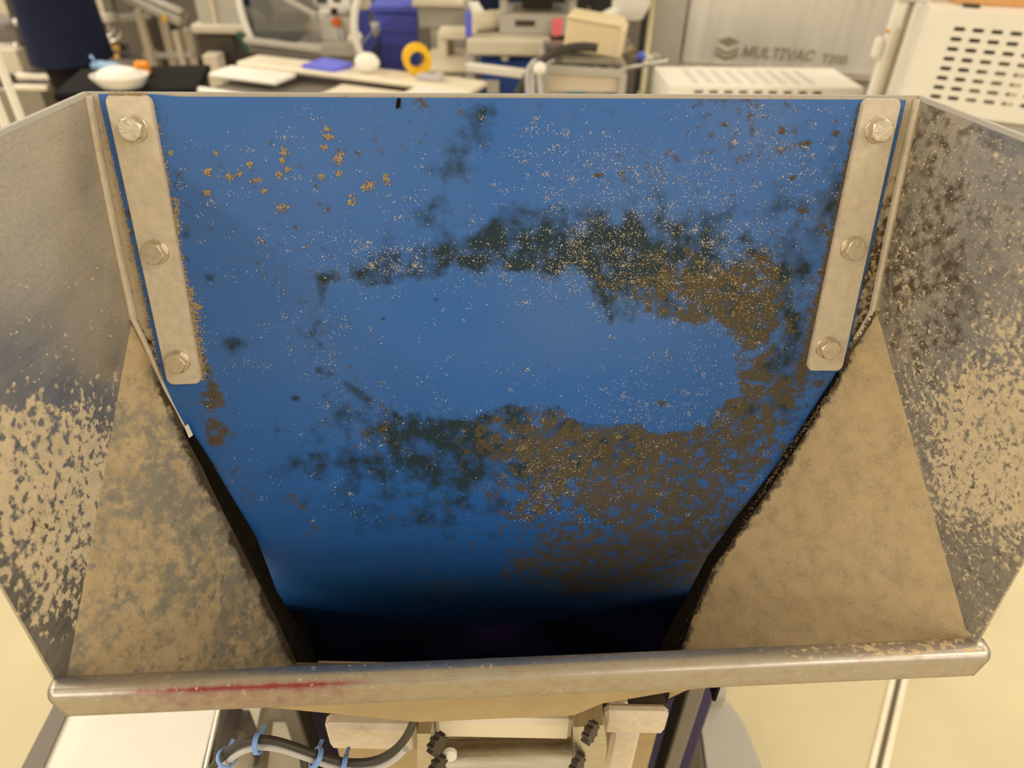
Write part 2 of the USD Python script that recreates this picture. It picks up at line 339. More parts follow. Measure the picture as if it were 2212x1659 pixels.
# ------------------------------------------------------------------ the hopper
A, B = H(188, 204, CAM_Z - 0.127), H(1985, 212, CAM_Z - 0.127)
EX = (B - A) / np.linalg.norm(B - A); FD = np.array([-EX[1], EX[0], 0]); TAU = math.radians(12.6)
NR = -FD * math.cos(TAU) + np.array([0, 0, 1]) * math.sin(TAU)          # normal of the leaning rear plate, towards the camera
ZL = CAM_Z - 0.419                                                      # height of the lip
hop = Thing('hopper', 'open stainless steel hopper lined with a dirty blue belt sheet, caked with tan dust', 'hopper', loc=(0.0, 0.37, 0.95), rz=math.atan2(EX[1], EX[0]))
BT = 0.003
A_B = A + NR * BT                                                       # plane of the blue sheet's face
def rp(x, y, off=0.0): return on_plane(x, y, A + NR * off, NR)
def in_rear(P): P = np.asarray(P) - A; return np.stack([P @ EX, -(P @ np.cross(EX, NR)) * -1], -1)

# rear plate
rear_px = [(188, 203), (1985, 211), (1890, 660), (1800, 840), (1640, 1060), (478, 1060), (350, 850), (285, 690)]
def soil_noise(v, f, o=4, seed=0): return meshkit.fbm(np.asarray(v) * f, o, seed) - 0.5
m = sheet([rp(*p) for p in rear_px], NR, 0.002, 0.004); px = proj(m.vertices)
soil = np.zeros((len(px), 3)); soil[:, 2] = 0.75
edge = np.clip(1 - np.abs(px[:, 0] - (1955 - (px[:, 1] - 210) * 0.22)) / 60, 0, 1)
soil[:, 1] = np.where(px[:, 0] > 1100, smoothstep(px[:, 1], 240, 520) * 0.62, 0.15 + 0.3 * smoothstep(px[:, 1], 640, 760)); soil[:, 0] = 0.32
hop.add('rear_plate', m, 'rear_steel', soil=soil, world=True)
# folded top edge of the rear plate, pale colour standing in for caught light
hop.add('top_edge', beam(rp(186, 203, -0.004), rp(1987, 211, -0.004), 0.003, 0.006, up=NR), 'frame_light', world=True, label='folded upper edge of the hopper, coloured pale as if catching light')

# side walls, from the rear corner to the upright front edge
def vert_plane(P, Q):
    d = np.array([Q[0] - P[0], Q[1] - P[1], 0]); n = np.array([d[1], -d[0], 0]); return n / np.linalg.norm(n)
FL, FR = H(118, 1462, ZL), H(2108, 1392, ZL)
def side_wall(C, crease, Fpt, topdir_px, side):
    n = vert_plane(C, Fpt); n = n if n[0] * side < 0 else -n             # facing the inside
    # plane through corner, lower crease end and the lip corner
    n2 = np.cross(crease - C, Fpt - C); n2 /= np.linalg.norm(n2); n2 = n2 if n2 @ n > 0 else -n2
    return n2
P1L, P1R = rp(285, 690), rp(1890, 660)
NL, NRt = side_wall(A, P1L, FL, None, 1), side_wall(B, P1R, FR, None, -1)
NL = NL if NL[0] > 0 else -NL; NRt = NRt if NRt[0] < 0 else -NRt
def wall_outline(C, N, toppx, frontpx, lip_px, P1, crease_px):
    t0 = on_plane(*toppx, C, N); d = t0 - C; f0 = on_plane(*frontpx, C, N); lp = on_plane(*lip_px, C, N)
    up = f0 - lp
    # front top corner: along the top edge to the upright front edge
    M = np.stack([d, -up], 1); s = np.linalg.lstsq(M, lp - C, rcond=None)[0]; Fc = C + d * s[0]
    return [C, Fc, lp, on_plane(*crease_px, C, N), P1]
WL = wall_outline(A, NL, (0, 289), (0, 1258), (118, 1464), P1L, (143, 1470))
WR = wall_outline(B, NRt, (2212, 300), (2212, 1208), (2106, 1394), P1R, (2098, 1402))
def blob(px, x, y, rx, ry=None, pw=1.0): ry = ry or rx; return np.exp(-(((px[:, 0] - x) / rx) ** 2 + ((px[:, 1] - y) / ry) ** 2) * pw)
m = sheet(WL, NL, 0.002, 0.004); px = proj(m.vertices); X, Y = px.T; nz = soil_noise(m.vertices, 40, 4, 3)
soil = np.zeros((len(px), 3))
low = smoothstep(Y, 700, 980)
crx = 285 - (Y - 690) * 0.186                                            # x of the crease
soil[:, 0] = np.clip(0.05 + 0.58 * blob(px, 80, 1010, 190, 130) + 0.34 * blob(px, 170, 1180, 140, 220) + 0.20 * low * smoothstep(Y, 760, 900) - 0.3 * smoothstep(Y, 1290, 1480) + 0.2 * blob(px, 190, 820, 60, 60) + nz * 0.5, 0, 0.62)
soil[:, 0] *= smoothstep(Y, 560, 860) * 0.9 + 0.1
soil[:, 1] = np.clip(0.5 * blob(px, 90, 1125, 40, 26) + 0.62 * blob(px, 88, 1125, 26, 20), 0, 1) + 0.12 * smoothstep(Y, 1000, 1300)
soil[:, 2] = np.clip(0.34 + 0.62 * (1 - smoothstep(Y, 450, 900)) + nz * 0.4 - 0.30 * blob(px, 175, 420, 45, 240), 0, 0.95)  # dust film, also thickened above to paint in brightness, with a dim band
hop.add('side_wall', m, 'wall_steel_left', soil=soil, world=True, label='left wall, bare above and blotched with tan deposits below')
m = sheet(WR, NRt, 0.002, 0.004); px = proj(m.vertices); X, Y = px.T; nz = soil_noise(m.vertices, 40, 4, 5)
soil = np.zeros((len(px), 3))
arc = pathd(px, [(2095, 255), (2110, 295), (2135, 325), (2165, 340), (2190, 341), (2216, 330), (2260, 300)])
inside = sdf(px, [(2095, 240), (2110, 295), (2135, 325), (2165, 340), (2190, 341), (2216, 330), (2300, 260), (2300, 200)]) > 0
soil[:, 0] = np.clip(0.20 + 0.10 * smoothstep(Y, 350, 700) + 0.28 * smoothstep(Y, 720, 860) * smoothstep(X, 1930, 2080) + 0.22 * blob(px, 2190, 960, 130, 200) + 0.17 * blob(px, 1960, 470, 40, 200)
                     - 0.25 * blob(px, 2040, 520, 55, 230) - 0.30 * smoothstep(X - (2106 - (Y - 1394) * -0.6), -70, -10) * smoothstep(Y, 1050, 1250) + nz * 0.4, 0.02, 0.64)
soil[:, 0] = np.where(inside, 0.05, soil[:, 0]); soil[:, 0] = np.maximum(soil[:, 0], 0.9 * np.exp(-(arc / 5.5) ** 2)); soil[:, 0] *= smoothstep(Y - (205 + (X - 1990) * 0.43), 10, 110) * 0.85 + 0.15
soil[:, 1] = np.clip(0.30 * blob(px, 2040, 560, 60, 240) + 0.35 * blob(px, 1940, 560, 40, 180) + 0.22 + 0.5 * blob(px, 2028, 246, 18, 14) + nz * 0.5, 0, 0.9)
soil[:, 2] = np.clip(0.60 + nz * 0.6 - 0.30 * inside, 0, 0.85)
hop.add('side_wall', m, 'wall_steel_right', soil=soil, world=True, label='right wall, spattered all over with tan specks')
for O_, N_, nm_ in ((WL, NL, 'left'), (WR, NRt, 'right')):
    hop.add('wall_edge_glint', beam(O_[0] - N_ * 0.001, O_[1] - N_ * 0.001, 0.0028, 0.0034), 'frame_light', world=True, label='pale strip standing for light on the upper edge of the %s wall' % nm_)  # strips added to paint in the light glinting on the wall edges
# rounded weld beads in the rear corners
bl = [rp(x, y, 0.001) for x, y in ((190, 206), (222, 380), (262, 575), (288, 690))]
br = [rp(x, y, 0.001) for x, y in ((1983, 214), (1948, 370), (1908, 560), (1886, 668))]
hop.add('corner_bead', sweep(smooth_path(bl, 16), 0.0028, 8), 'clamp_dusty', world=True, label='rounded bead down the left rear corner')
hop.add('corner_bead', sweep(smooth_path(br, 16), 0.0028, 8), 'clamp_dusty', world=True, label='rounded bead down the right rear corner')
bl = [rp(x, y, 0.002) for x, y in ((288, 690), (322, 760), (352, 828), (372, 872), (398, 920))]
hop.add('seam_bead', sweep(smooth_path(bl, 16), 0.0020, 8), 'clamp_dusty', world=True)
br = [rp(x, y, 0.002) for x, y in ((1886, 668), (1868, 702), (1846, 735))]
hop.add('seam_bead', sweep(smooth_path(br, 10), 0.0024, 8), 'clamp_dusty', world=True)

# the two funnel panels that slope to the middle
def funnel(P1, crease3, gap_px, N_hint):
    P4 = rp(*gap_px, 0.010); n = np.cross(crease3 - P1, P4 - P1); n /= np.linalg.norm(n)
    return n if n[2] > 0 else -n
CL, CRt = WL[3], WR[3]
NFL, NFR = funnel(P1L, CL, (540, 1218), None), funnel(P1R, CRt, (1590, 1159), None)
edgeL = [(318, 757), (350, 826), (378, 884), (410, 950), (460, 1060), (540, 1220), (595, 1330), (640, 1430), (668, 1500)]
edgeR = [(1862, 712), (1840, 758), (1812, 812), (1756, 912), (1660, 1061), (1590, 1159), (1541, 1224), (1514, 1284), (1473, 1398), (1446, 1480)]
PL = [P1L] + [on_plane(x, y, P1L, NFL) for x, y in edgeL] + [on_plane(140, 1530, P1L, NFL), CL]
PR = [P1R] + [on_plane(x, y, P1R, NFR) for x, y in edgeR] + [on_plane(2104, 1450, P1R, NFR), CRt]
m = sheet(PL, NFL, 0.002, 0.004); px = proj(m.vertices); X, Y = px.T; nz = soil_noise(m.vertices, 30, 5, 8)
soil = np.zeros((len(px), 3)); dE = pathd(px, edgeL)
soil[:, 0] = np.clip(0.60 + nz * 1.1 - 0.16 * blob(px, 330, 1060, 110, 190) - 0.25 * blob(px, 520, 1240, 120, 160) + 0.3 * blob(px, 300, 800, 60, 130) + 0.15 * blob(px, 220, 1300, 120, 150), 0.2, 1.2)
soil[:, 1] = np.clip(0.9 * np.exp(-(dE / 16) ** 2) * smoothstep(Y, 730, 800) + 0.12, 0, 1)
soil[:, 0] -= 0.6 * np.exp(-(dE / 14) ** 2) * smoothstep(Y, 730, 800)
soil[:, 2] = 0.8
hop.add('funnel_panel', m, 'panel_steel', soil=soil, world=True, label='left sloping panel, tan dust mottled with bare grey patches')
m = sheet(PR, NFR, 0.002, 0.004); px = proj(m.vertices); X, Y = px.T; nz = soil_noise(m.vertices, 30, 5, 9)
soil = np.zeros((len(px), 3)); dE = pathd(px, edgeR)
soil[:, 0] = np.clip(0.92 + nz * 0.7, 0.5, 1.3) - 0.8 * np.exp(-(dE / 12) ** 2)
soil[:, 1] = np.clip(0.95 * np.exp(-(dE / 16) ** 2), 0, 1); soil[:, 2] = 0.9
hop.add('funnel_panel', m, 'panel_steel', soil=soil, world=True, label='right sloping panel evenly coated with tan dust')
# dark strips standing in for shade in the gaps between panels and sheet
gap_shadeL = [(398, 928), (414, 940), (447, 990), (500, 1080), (552, 1166), (596, 1282), (655, 1380), (706, 1470), (730, 1510), (650, 1510), (632, 1425), (588, 1330), (533, 1220), (453, 1060), (404, 952)]
gap_shadeR = [(1812, 806), (1753, 896), (1693, 990), (1637, 1066), (1577, 1143), (1531, 1205), (1498, 1268), (1432, 1390), (1390, 1500), (1450, 1500), (1480, 1400), (1520, 1288), (1548, 1228), (1598, 1162), (1668, 1064), (1762, 918), (1816, 820)]
hop.add('gap_shade_strip', plate_px(gap_shadeL, A + NR * 0.0065, NR, 0.003), 'shade_and_mark_dark', world=True, label='black strip painted as shade in the gap along the left panel')
hop.add('gap_shade_strip', plate_px(gap_shadeR, A + NR * 0.0065, NR, 0.003), 'shade_and_mark_dark', world=True, label='black strip painted as shade in the gap along the right panel')
hop.add('paint_chip', plate_px([(398, 922), (404, 918), (415, 942), (408, 946)], A + NR * 0.0095, NR, 0.002), 'white', world=True, label='white chip on the left panel edge')

# lip: rolled front edge swept across the front
LL, LR = H(112, 1470, ZL), H(2128, 1385, ZL); le = (LR - LL) / np.linalg.norm(LR - LL); lo = np.array([le[1], -le[0], 0])   # lo: towards the camera
LH = 0.0215
def lip_prof():
    c = [(-0.004, -0.004), (-0.002, 0.0)]
    for a in np.linspace(90, 0, 9): c.append((0.004 + 0.007 * math.cos(math.radians(a)), -0.007 + 0.007 * math.sin(math.radians(a))))
    c += [(0.0115, -0.014), (0.0120, -LH)]
    inn = [(o - 0.002, z - 0.002) if i < len(c) - 1 else (o - 0.002, z) for i, (o, z) in enumerate(c)]
    return c, inn
po, pi = lip_prof(); nseg = 160; ts = np.linspace(0, 1, nseg + 1); ring = po + pi[::-1]; k = len(ring)
# the ends are cut back at a slant towards the lower edge
V = []
for t in ts:
    for (o, z) in ring:
        cut = 0.006 * min(1.0, -z / LH) if z < 0 else 0
        u = cut + t * (np.linalg.norm(LR - LL) - 2 * cut); V.append(LL + le * u + lo * o + np.array([0, 0, z]))
F = []
for i in range(nseg):
    for j in range(k):
        a, b, c, d = i * k + j, i * k + (j + 1) % k, (i + 1) * k + (j + 1) % k, (i + 1) * k + j
        F += [(a, b, c), (a, c, d)]
for j in range(k // 2 - 1):
    for base, fl in ((0, 0), (nseg * k, 1)):
        q = [base + j, base + j + 1, base + k - 2 - j, base + k - 1 - j]; q = q if not fl else q[::-1]
        F += [(q[0], q[2], q[1]), (q[0], q[3], q[2])]
lip = trimesh.Trimesh(np.array(V), F, process=False)
if lip.volume < 0: lip.invert()
px = proj(lip.vertices); X, Y = px.T; soil = np.zeros((len(px), 3)); rel = Y - (1470 - (X - 112) * 0.0422)
soil[:, 0] = 0.12 + 0.33 * smoothstep(X, 1500, 2000) * (rel < 25); soil[:, 2] = 0.16 + 0.2 * smoothstep(X, 1000, 1700) + soil_noise(lip.vertices, 25, 3, 2) * 0.4
redw = smoothstep(X, 180, 420) * (1 - smoothstep(X, 700, 880)); soil[:, 1] = np.clip(0.25 + redw * np.exp(-((rel - 31) / 8) ** 2) * 0.42 + redw * 0.16 * (rel > 28) , 0, 0.95)  # red streak along the left half, fainter tint below it
hop.add('lip', lip, 'lip_steel', soil=soil, world=True, label='rolled steel front lip with a red streak on its left half')
# front plate under the lip; slope and closed chute are added to shut out light
front_px = [(140, 1500), (560, 1526), (905, 1560), (1240, 1545), (1300, 1520), (1440, 1496), (2080, 1420), (2080, 1400), (140, 1486)]
hop.add('front_plate', plate_px(front_px, LL - lo * 0.004, lo, 0.002), 'panel_plain', world=True)
YW = 0.365; zT, zb = 0.955, 0.36; YB = 0.98
cxl, cxr = W(722, 1590, YW)[0], W(1425, 1560, YW)[0]; txl, txr = W(560, 1500, YW)[0], W(1555, 1480, YW)[0]; zM = 0.905
s0, s1 = LL + le * 0.02 - lo * 0.007 + [0, 0, -0.05], LR - le * 0.02 - lo * 0.007 + [0, 0, -0.05]
hop.add('light_block_slope', hull_pts([s0, s1, s0 + [0, .002, -.002], s1 + [0, .002, -.002], (txl, YW, zT), (txr, YW, zT), (txl, YW + .002, zT - .002), (txr, YW + .002, zT - .002)]), 'panel_plain', world=True)  # hidden plate added to keep light out of the chute
def slab(q, off): q = np.array(q, float); return hull_pts(list(q) + list(q + np.array(off, float)))
ch = [slab([(txl, YW, zT), (txr, YW, zT), (cxr, YW, zM), (cxl, YW, zM)], (0, .003, 0)), box(cxl, YW, zb, cxr, YW + 0.003, zM, 0), box(txl, YB - 0.003, zb, txr, YB, zT, 0), box(txl, 0.60, zT, txr, YB, zT + 0.003, 0), slab([(cxl, YW, zb), (cxr, YW, zb), (txr, 0.5, zb), (txr, YB, zb), (txl, YB, zb), (txl, 0.5, zb)], (0, 0, -.003))]
hop.add('chute', ch, 'panel_plain', world=True, smooth=False, label='closed chute added under the hopper to keep light off the blue sheet')
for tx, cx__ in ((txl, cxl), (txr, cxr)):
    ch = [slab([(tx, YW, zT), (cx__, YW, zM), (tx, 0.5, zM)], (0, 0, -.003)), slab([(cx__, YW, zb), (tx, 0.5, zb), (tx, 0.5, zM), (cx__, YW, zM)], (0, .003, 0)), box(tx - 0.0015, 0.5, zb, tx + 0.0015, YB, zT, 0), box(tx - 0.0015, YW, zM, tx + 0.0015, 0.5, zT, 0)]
    hop.add('chute_shade', ch, 'black_matte', world=True, smooth=False, label='side wall of the added chute, blackened to read as shade')  # side walls coloured black in place of deep shade

# ---- blue belt sheet: flat against the rear plate, then curling back into the added chute
dn = -np.cross(EX, NR); dn = dn if dn[2] < 0 else -dn                     # down the rear plate
def down_of(x, y): return (rp(x, y, BT) - A_B) @ dn
def across_of(x, y): return (rp(x, y, BT) - A_B) @ EX
s_top = down_of(1100, 212); s_bend = down_of(1100, 1065); s_end = s_bend + 0.72
uL0, uL1 = across_of(212, 205), across_of(345, 800); vL1 = down_of(345, 800)
uR0, uR1 = across_of(1958, 214), across_of(1822, 800); vR1 = down_of(1822, 800)
nu, nv = 250, 440
vv = np.linspace(down_of(212, 203), s_end, nv); U = np.linspace(0, 1, nu)
G = []; RB = 0.24; THM = TAU + math.radians(27)
for v in vv:
    vt = v if True else 0
    ul = uL0 + (uL1 - uL0) * min(v, vL1) / vL1; ur = uR0 + (uR1 - uR0) * min(v, vR1) / vR1
    tp_ = 1 - 0.04 * float(smoothstep(np.array(v), s_bend, s_bend + 0.16)); um = (ul + ur) / 2; ul, ur = um + (ul - um) * tp_, um + (ur - um) * tp_
    u = ul + (ur - ul) * U
    if v <= s_bend: p = A_B + dn * v; n_ = NR
    else:
        th = min((v - s_bend) / RB, THM); ex_ = max(0.0, v - s_bend - RB * THM); p = A_B + dn * (s_bend + RB * math.sin(th) + ex_ * math.cos(th)) - NR * (RB * (1 - math.cos(th)) + ex_ * math.sin(th))
    top_drop = np.where(v < 0.004, 0.0014 * smoothstep(U, 0.06, 0.10), 0)
    G.append(p + u[:, None] * EX + top_drop[:, None] * dn)
G = np.array(G); face = G.reshape(-1, 3); gn = np.cross(np.gradient(G, axis=1), np.gradient(G, axis=0)).reshape(-1, 3); gn /= np.linalg.norm(gn, axis=1)[:, None]
if gn[100] @ NR < 0: gn = -gn
back = face - gn * (BT - 0.0004); idx = np.arange(nu * nv).reshape(nv, nu)
q = np.stack([idx[:-1, :-1], idx[1:, :-1], idx[1:, 1:], idx[:-1, 1:]], -1).reshape(-1, 4); N0 = nu * nv
tris = np.vstack([q[:, [0, 1, 2]], q[:, [0, 2, 3]]]); bt = tris[:, ::-1] + N0
loop = np.r_[idx[0, :], idx[1:, -1], idx[-1, -2::-1], idx[-2:0:-1, 0]]; lj = np.roll(loop, -1); nl = len(loop)
rimV = np.vstack([face[loop], back[loop]]); a = np.arange(nl) + 2 * N0; b_ = np.roll(np.arange(nl), -1) + 2 * N0
rim = np.vstack([np.stack([a, b_, b_ + nl], 1), np.stack([a, b_ + nl, a + nl], 1)])
belt = trimesh.Trimesh(np.vstack([face, back, rimV]), np.vstack([tris, bt, rim]), process=False)
if belt.face_normals[0] @ NR < 0: belt.invert()
px = proj(belt.vertices); X, Y = px.T
S2 = np.stack([(belt.vertices - A_B) @ EX, (belt.vertices - A_B) @ dn, np.zeros(len(px))], 1)
n_a = soil_noise(S2, 28, 5, 11); n_b = soil_noise(S2, 70, 4, 12); n_c = soil_noise(S2, 14, 4, 13)
patch = [(712, 640), (765, 612), (900, 602), (960, 588), (1080, 586), (1150, 583), (1245, 598), (1285, 640), (1325, 690), (1400, 672), (1470, 690), (1540, 690), (1600, 740), (1600, 850), (1500, 915), (1320, 920), (1200, 885), (1120, 872), (1030, 893), (940, 912), (860, 890), (800, 850), (730, 790), (698, 720)]
d = sdf(px, patch) + n_a * 60 + n_b * 40                                    # positive in the wiped patch
out = np.clip(-d, 0, 999)
up, rt = smoothstep(-Y, -760, -560), smoothstep(X, 1150, 1400)
ringw = 45 + 70 * up * smoothstep(X, 900, 1300) + 60 * rt
ring = smoothstep(-d, -14, 12) * np.exp(-(out / ringw) ** 2)
lowz = smoothstep(Y, 880, 980) * (1 - smoothstep(Y, 1150, 1300))
stain = 0.62 * ring * (0.55 + 0.45 * up) + 0.55 * blob(px, 1060, 960, 330, 90) * (d < 0) + 0.35 * blob(px, 900, 1060, 260, 110) + 0.40 * blob(px, 1150, 520, 260, 60) + 0.35 * blob(px, 1480, 560, 220, 90)
streakd = pathd(px, [(1045, 228), (1000, 320), (960, 400), (930, 490)]); stain += 0.55 * np.exp(-(streakd / 42) ** 2) * smoothstep(Y, 222, 300) * (0.75 + n_a * 1.4) * (1 - 0.5 * smoothstep(Y, 400, 520)) + 0.55 * blob(px, 1038, 245, 32, 26)
for x, y, r in ((508, 745, 26), (452, 600, 14), (400, 505, 12), (405, 560, 9), (540, 703, 7), (860, 222, 7), (828, 688, 7), (940, 645, 9), (640, 860, 9), (690, 800, 10), (600, 930, 10), (862, 232, 6)): stain += 0.62 * blob(px, x, y, r, r * 0.75)
stain += 0.3 * blob(px, 1790, 400, 90, 120) + 0.35 * blob(px, 1700, 760, 60, 160)
stain = np.clip(stain + n_b * 0.5 * (stain > 0.08), 0, 1)
brown = 0.58 * ring * smoothstep(X, 1200, 1420) * (0.6 + 0.4 * up) + 0.72 * blob(px, 1370, 1050, 310, 170, 0.9) * smoothstep(-d, -10, 20) + 0.62 * blob(px, 1340, 1235, 250, 60) + 0.36 * blob(px, 1150, 950, 130, 80) + 0.36 * blob(px, 1640, 800, 70, 200) + 0.30 * blob(px, 1560, 640, 160, 90) + 0.30 * blob(px, 820, 930, 110, 60) + 0.28 * blob(px, 1250, 620, 160, 40)*(d<0)
brown += 0.50 * blob(px, 458, 860, 30, 44) + 0.46 * blob(px, 465, 935, 34, 30) + 0.36 * blob(px, 436, 760, 18, 50) + 0.22 * blob(px, 500, 1000, 50, 110) + 0.30 * smoothstep(X - (1865 - (Y - 215) * 0.205), -70, -10) * smoothstep(Y, 250, 420) * (1 - smoothstep(Y, 820, 900)) + 0.20 * blob(px, 700, 1180, 260, 120) + 0.16 * blob(px, 600, 1080, 120, 80)
brown += 0.30 * blob(px, 1130, 236, 60, 20)
brown = np.clip(brown * 1.0 + 0.02 + n_a * 0.5 * (brown > 0.05) + n_c * 0.25 * (brown > 0.05), 0, 0.62)
brown = np.maximum(brown, np.clip(0.72 * blob(px, 462, 862, 30, 48) + 0.68 * blob(px, 466, 935, 36, 32) + 0.5 * blob(px, 438, 760, 16, 45) + n_b * 0.6, 0, 0.7) * (X < 560))
brown = np.maximum(brown, np.clip(0.17 + n_c * 0.5 + 0.10 * smoothstep(X, 1150, 1500), 0, 0.32)); brown *= np.where(d > 20, 0.55, 1.0)
haze = np.clip(0.30 + 0.25 * blob(px, 650, 350, 300, 160) + 0.35 * blob(px, 1480, 480, 330, 200) + 0.40 * blob(px, 1280, 680, 180, 110) * (X > 1060 + (Y - 620) * 0.45) + n_c * 0.6 - 0.25 * blob(px, 1060, 330, 50, 160) - 0.3 * smoothstep(Y, 760, 900) - 0.15 * (d > 10) + 0.2 * (brown > 0.3), 0, 0.75) * 0.38  # dust film, with sheen of the upper sheet painted in
soil = np.stack([brown, stain, haze], 1)
liner = hop.add('blue_liner', belt, 'belt_blue', soil=soil, world=True, label='blue belt sheet stained brown around a wiped oval patch')

# ---- clamp strips and their hexagon bolts
def bolt_mesh(spin):
    hexa = Polygon([(0.0090 * math.cos(a), 0.0090 * math.sin(a)) for a in np.radians(np.arange(6) * 60)])
    h = trimesh.creation.extrude_polygon(hexa, 0.0064, engine='earcut')
    import manifold3d as m3
    def M(t): return m3.Manifold(m3.Mesh(np.array(t.vertices, np.float32), np.array(t.faces, np.uint32)))
    cone = lathe([(0, -0.001), (0.0096, -0.001), (0.0096, 0.0047), (0.0076, 0.0064), (0, 0.0064)], 40)
    r = M(h) ^ M(cone); mm = r.to_mesh(); h = trimesh.Trimesh(mm.vert_properties[:, :3], mm.tri_verts)
    wsh = lathe([(0, 0), (0.0098, 0), (0.0098, 0.0010), (0.0094, 0.0014), (0, 0.0014)], 32)
    h.apply_translation([0, 0, 0.0012]); ms = [h, wsh]
    h2 = trimesh.util.concatenate(ms); h2.apply_scale([0.88, 0.88, 1.05]); h2.apply_transform(trimesh.transformations.rotation_matrix(spin, [0, 0, 1])); return h2
def crumbs_on(pts, nrm, r0, r1, flat=0.6):
    out = []
    base = trimesh.creation.icosphere(0)
    for p in pts:
        s = r0 + (r1 - r0) * rng.uniform() ** 1.8; v = base.vertices * s * rng.uniform(0.6, 1.3, (12, 1)); v = v * [1, 1, flat]
        th = rng.uniform(0, 6.28); c, q_ = math.cos(th), math.sin(th); T = frame_of(p, [c, 0.01, q_], nrm)
        out.append(trimesh.Trimesh(v @ T[:3, :3].T + p + nrm * s * flat * 0.5, base.faces, process=False))
    return trimesh.util.concatenate(out)
CT = 0.0045
for corners, bolts, side, bd in (([(224, 204), (322, 205), (434, 829), (362, 832)], [(285, 279, .3), (333, 547, .9), (381, 784, .1)], 'left', -1),
                                 ([(1868, 213), (1950, 213), (1819, 802), (1744, 801)], [(1901, 282, .5), (1846, 538, .2), (1791, 754, .8)], 'right', 1)):
    P = np.array([rp(x, y, BT + CT) for x, y in corners]); T = frame_of(A + NR * (BT + CT), EX, NR); Q = (P - T[:3, 3]) @ T[:3, :2]
    pg = rounded(Q, 0.0048)
    ins = pg.buffer(-0.0006)
    body = trimesh.creation.extrude_polygon(pg, CT - 0.0006, engine='earcut'); body.apply_translation([0, 0, -CT])
    cap = trimesh.creation.extrude_polygon(ins, 0.0006, engine='earcut'); cap.apply_translation([0, 0, -0.0006])
    # chamfer ring between the two outlines
    st = trimesh.util.concatenate([body, cap]); st.apply_transform(T)
    cs = hop.add('clamp_strip', st, 'clamp_dusty', world=True, smooth=20, label='dusty steel clamp strip with rounded ends on the %s' % side)
    for i, (x, y, sp) in enumerate(bolts):
        c = rp(x, y, BT + CT + 0.004); c = c - NR * ((c - (A + NR * (BT + CT))) @ NR)
        bm = bolt_mesh(sp); bm.apply_transform(frame_of(c, EX, NR))
        if i == 0:                                                       # the raised stamp marks on the head
            tk = [box(-0.0035 + 0.0013 * q_, 0.0032, 0.0079, -0.0029 + 0.0013 * q_, 0.0054, 0.0083) for q_ in range(4)] + [box(0.001, -0.005, 0.0079, 0.0034, -0.0044, 0.0083), box(0.002, -0.0036, 0.0079, 0.0042, -0.003, 0.0083)]
            tk = trimesh.util.concatenate(tk); tk.apply_transform(frame_of(c, EX * 0.9 - np.cross(NR, EX) * 0.4 * bd, NR)); bm = trimesh.util.concatenate([bm, tk])
        hop.add('bolt', bm, 'bolt_dusty', world=True, parent=cs, smooth=25, label='%s hexagon bolt' % ('upper', 'middle', 'lower')[i])

hop.add('dark_mark', plate_px([(858, 212), (866, 212), (863, 233), (855, 235)], A + NR * (BT + 0.0004), NR, 0.0006), 'shade_and_mark_dark', world=True, label='short dark mark at the top of the blue sheet')
# ---- loose food: crumbs lining the strips, pale specks over the sheet, clumps
def scatter(n, fn):
    out = []
    while len(out) < n:
        x, y = fn()
        out.append((x, y))
    return out
BOFF = BT
def line_crumbs(a, b, n, spread, dens=lambda t: 1.0):
    pts = []
    while len(pts) < n:
        t = rng.uniform(0, 1)
        if rng.uniform() > dens(t): continue
        x, y = a[0] + (b[0] - a[0]) * t, a[1] + (b[1] - a[1]) * t
        pts.append(rp(x + abs(rng.normal(0, spread)) * math.copysign(1, spread if spread > 0 else -1) * (1 if spread > 0 else -1) if False else x + (abs(rng.normal(0, abs(spread))) if spread > 0 else -abs(rng.normal(0, abs(spread)))), y + rng.normal(0, 3), BOFF))
    return pts
pts = line_crumbs((326, 225), (436, 820), 1300, 5, lambda t: 0.25 + 0.75 * t) + line_crumbs((404, 620), (432, 800), 420, 11) + line_crumbs((415, 660), (432, 664), 90, 4) + line_crumbs((376, 430), (380, 500), 150, 6)
hop.add('crumb_line', crumbs_on(pts, NR, 0.0003, 0.0009), 'crumb_brown', smooth=False, world=True, kind='stuff', label='fringe of brown crumbs along the left clamp strip')
pts = line_crumbs((1866, 225), (1742, 800), 2600, -6, lambda t: 0.25 + 0.75 * t) + line_crumbs((1780, 640), (1744, 800), 400, -12)
hop.add('crumb_line', crumbs_on(pts, NR, 0.0005, 0.0010), 'crumb_dark', smooth=False, world=True, kind='stuff', label='fringe of dark crumbs along the right clamp strip')
pts = [rp(x, y, BOFF + 0.0045) for x, y in zip(rng.uniform(235, 318, 160), rng.normal(202.5, 1.3, 160))]
hop.add('crumb_line', crumbs_on(pts, NR, 0.0004, 0.0009), 'crumb_brown', smooth=False, world=True, kind='stuff', label='row of crumbs on top of the left clamp strip')
pts = [rp(x + rng.normal(0, 2), y + rng.normal(0, 3), BOFF) for t in rng.uniform(0, 1, 500) for x, y in [(222 + 130 * t, 255 + 575 * t)] if rng.uniform() < 0.15 + 0.85 * t]
hop.add('crumb_line', crumbs_on(pts, NR, 0.0004, 0.0009), 'crumb_brown', smooth=False, world=True, kind='stuff', label='crumbs in the blue gap left of the left clamp strip')
pts = [rp(x + abs(rng.normal(0, 9)), y + rng.normal(0, 8), 0.004) for t in rng.uniform(0, 1, 900) for x, y in [(1880 - 70 * t, 690 + 120 * t)]] + [on_plane(x + rng.normal(0, 4), y, P1R, NFR) for t in rng.uniform(0, 1, 700) for x, y in [(1816 - 360 * t, 816 + 590 * t - 30 * math.sin(t * 3.14))] if rng.uniform() < 1.1 - t]
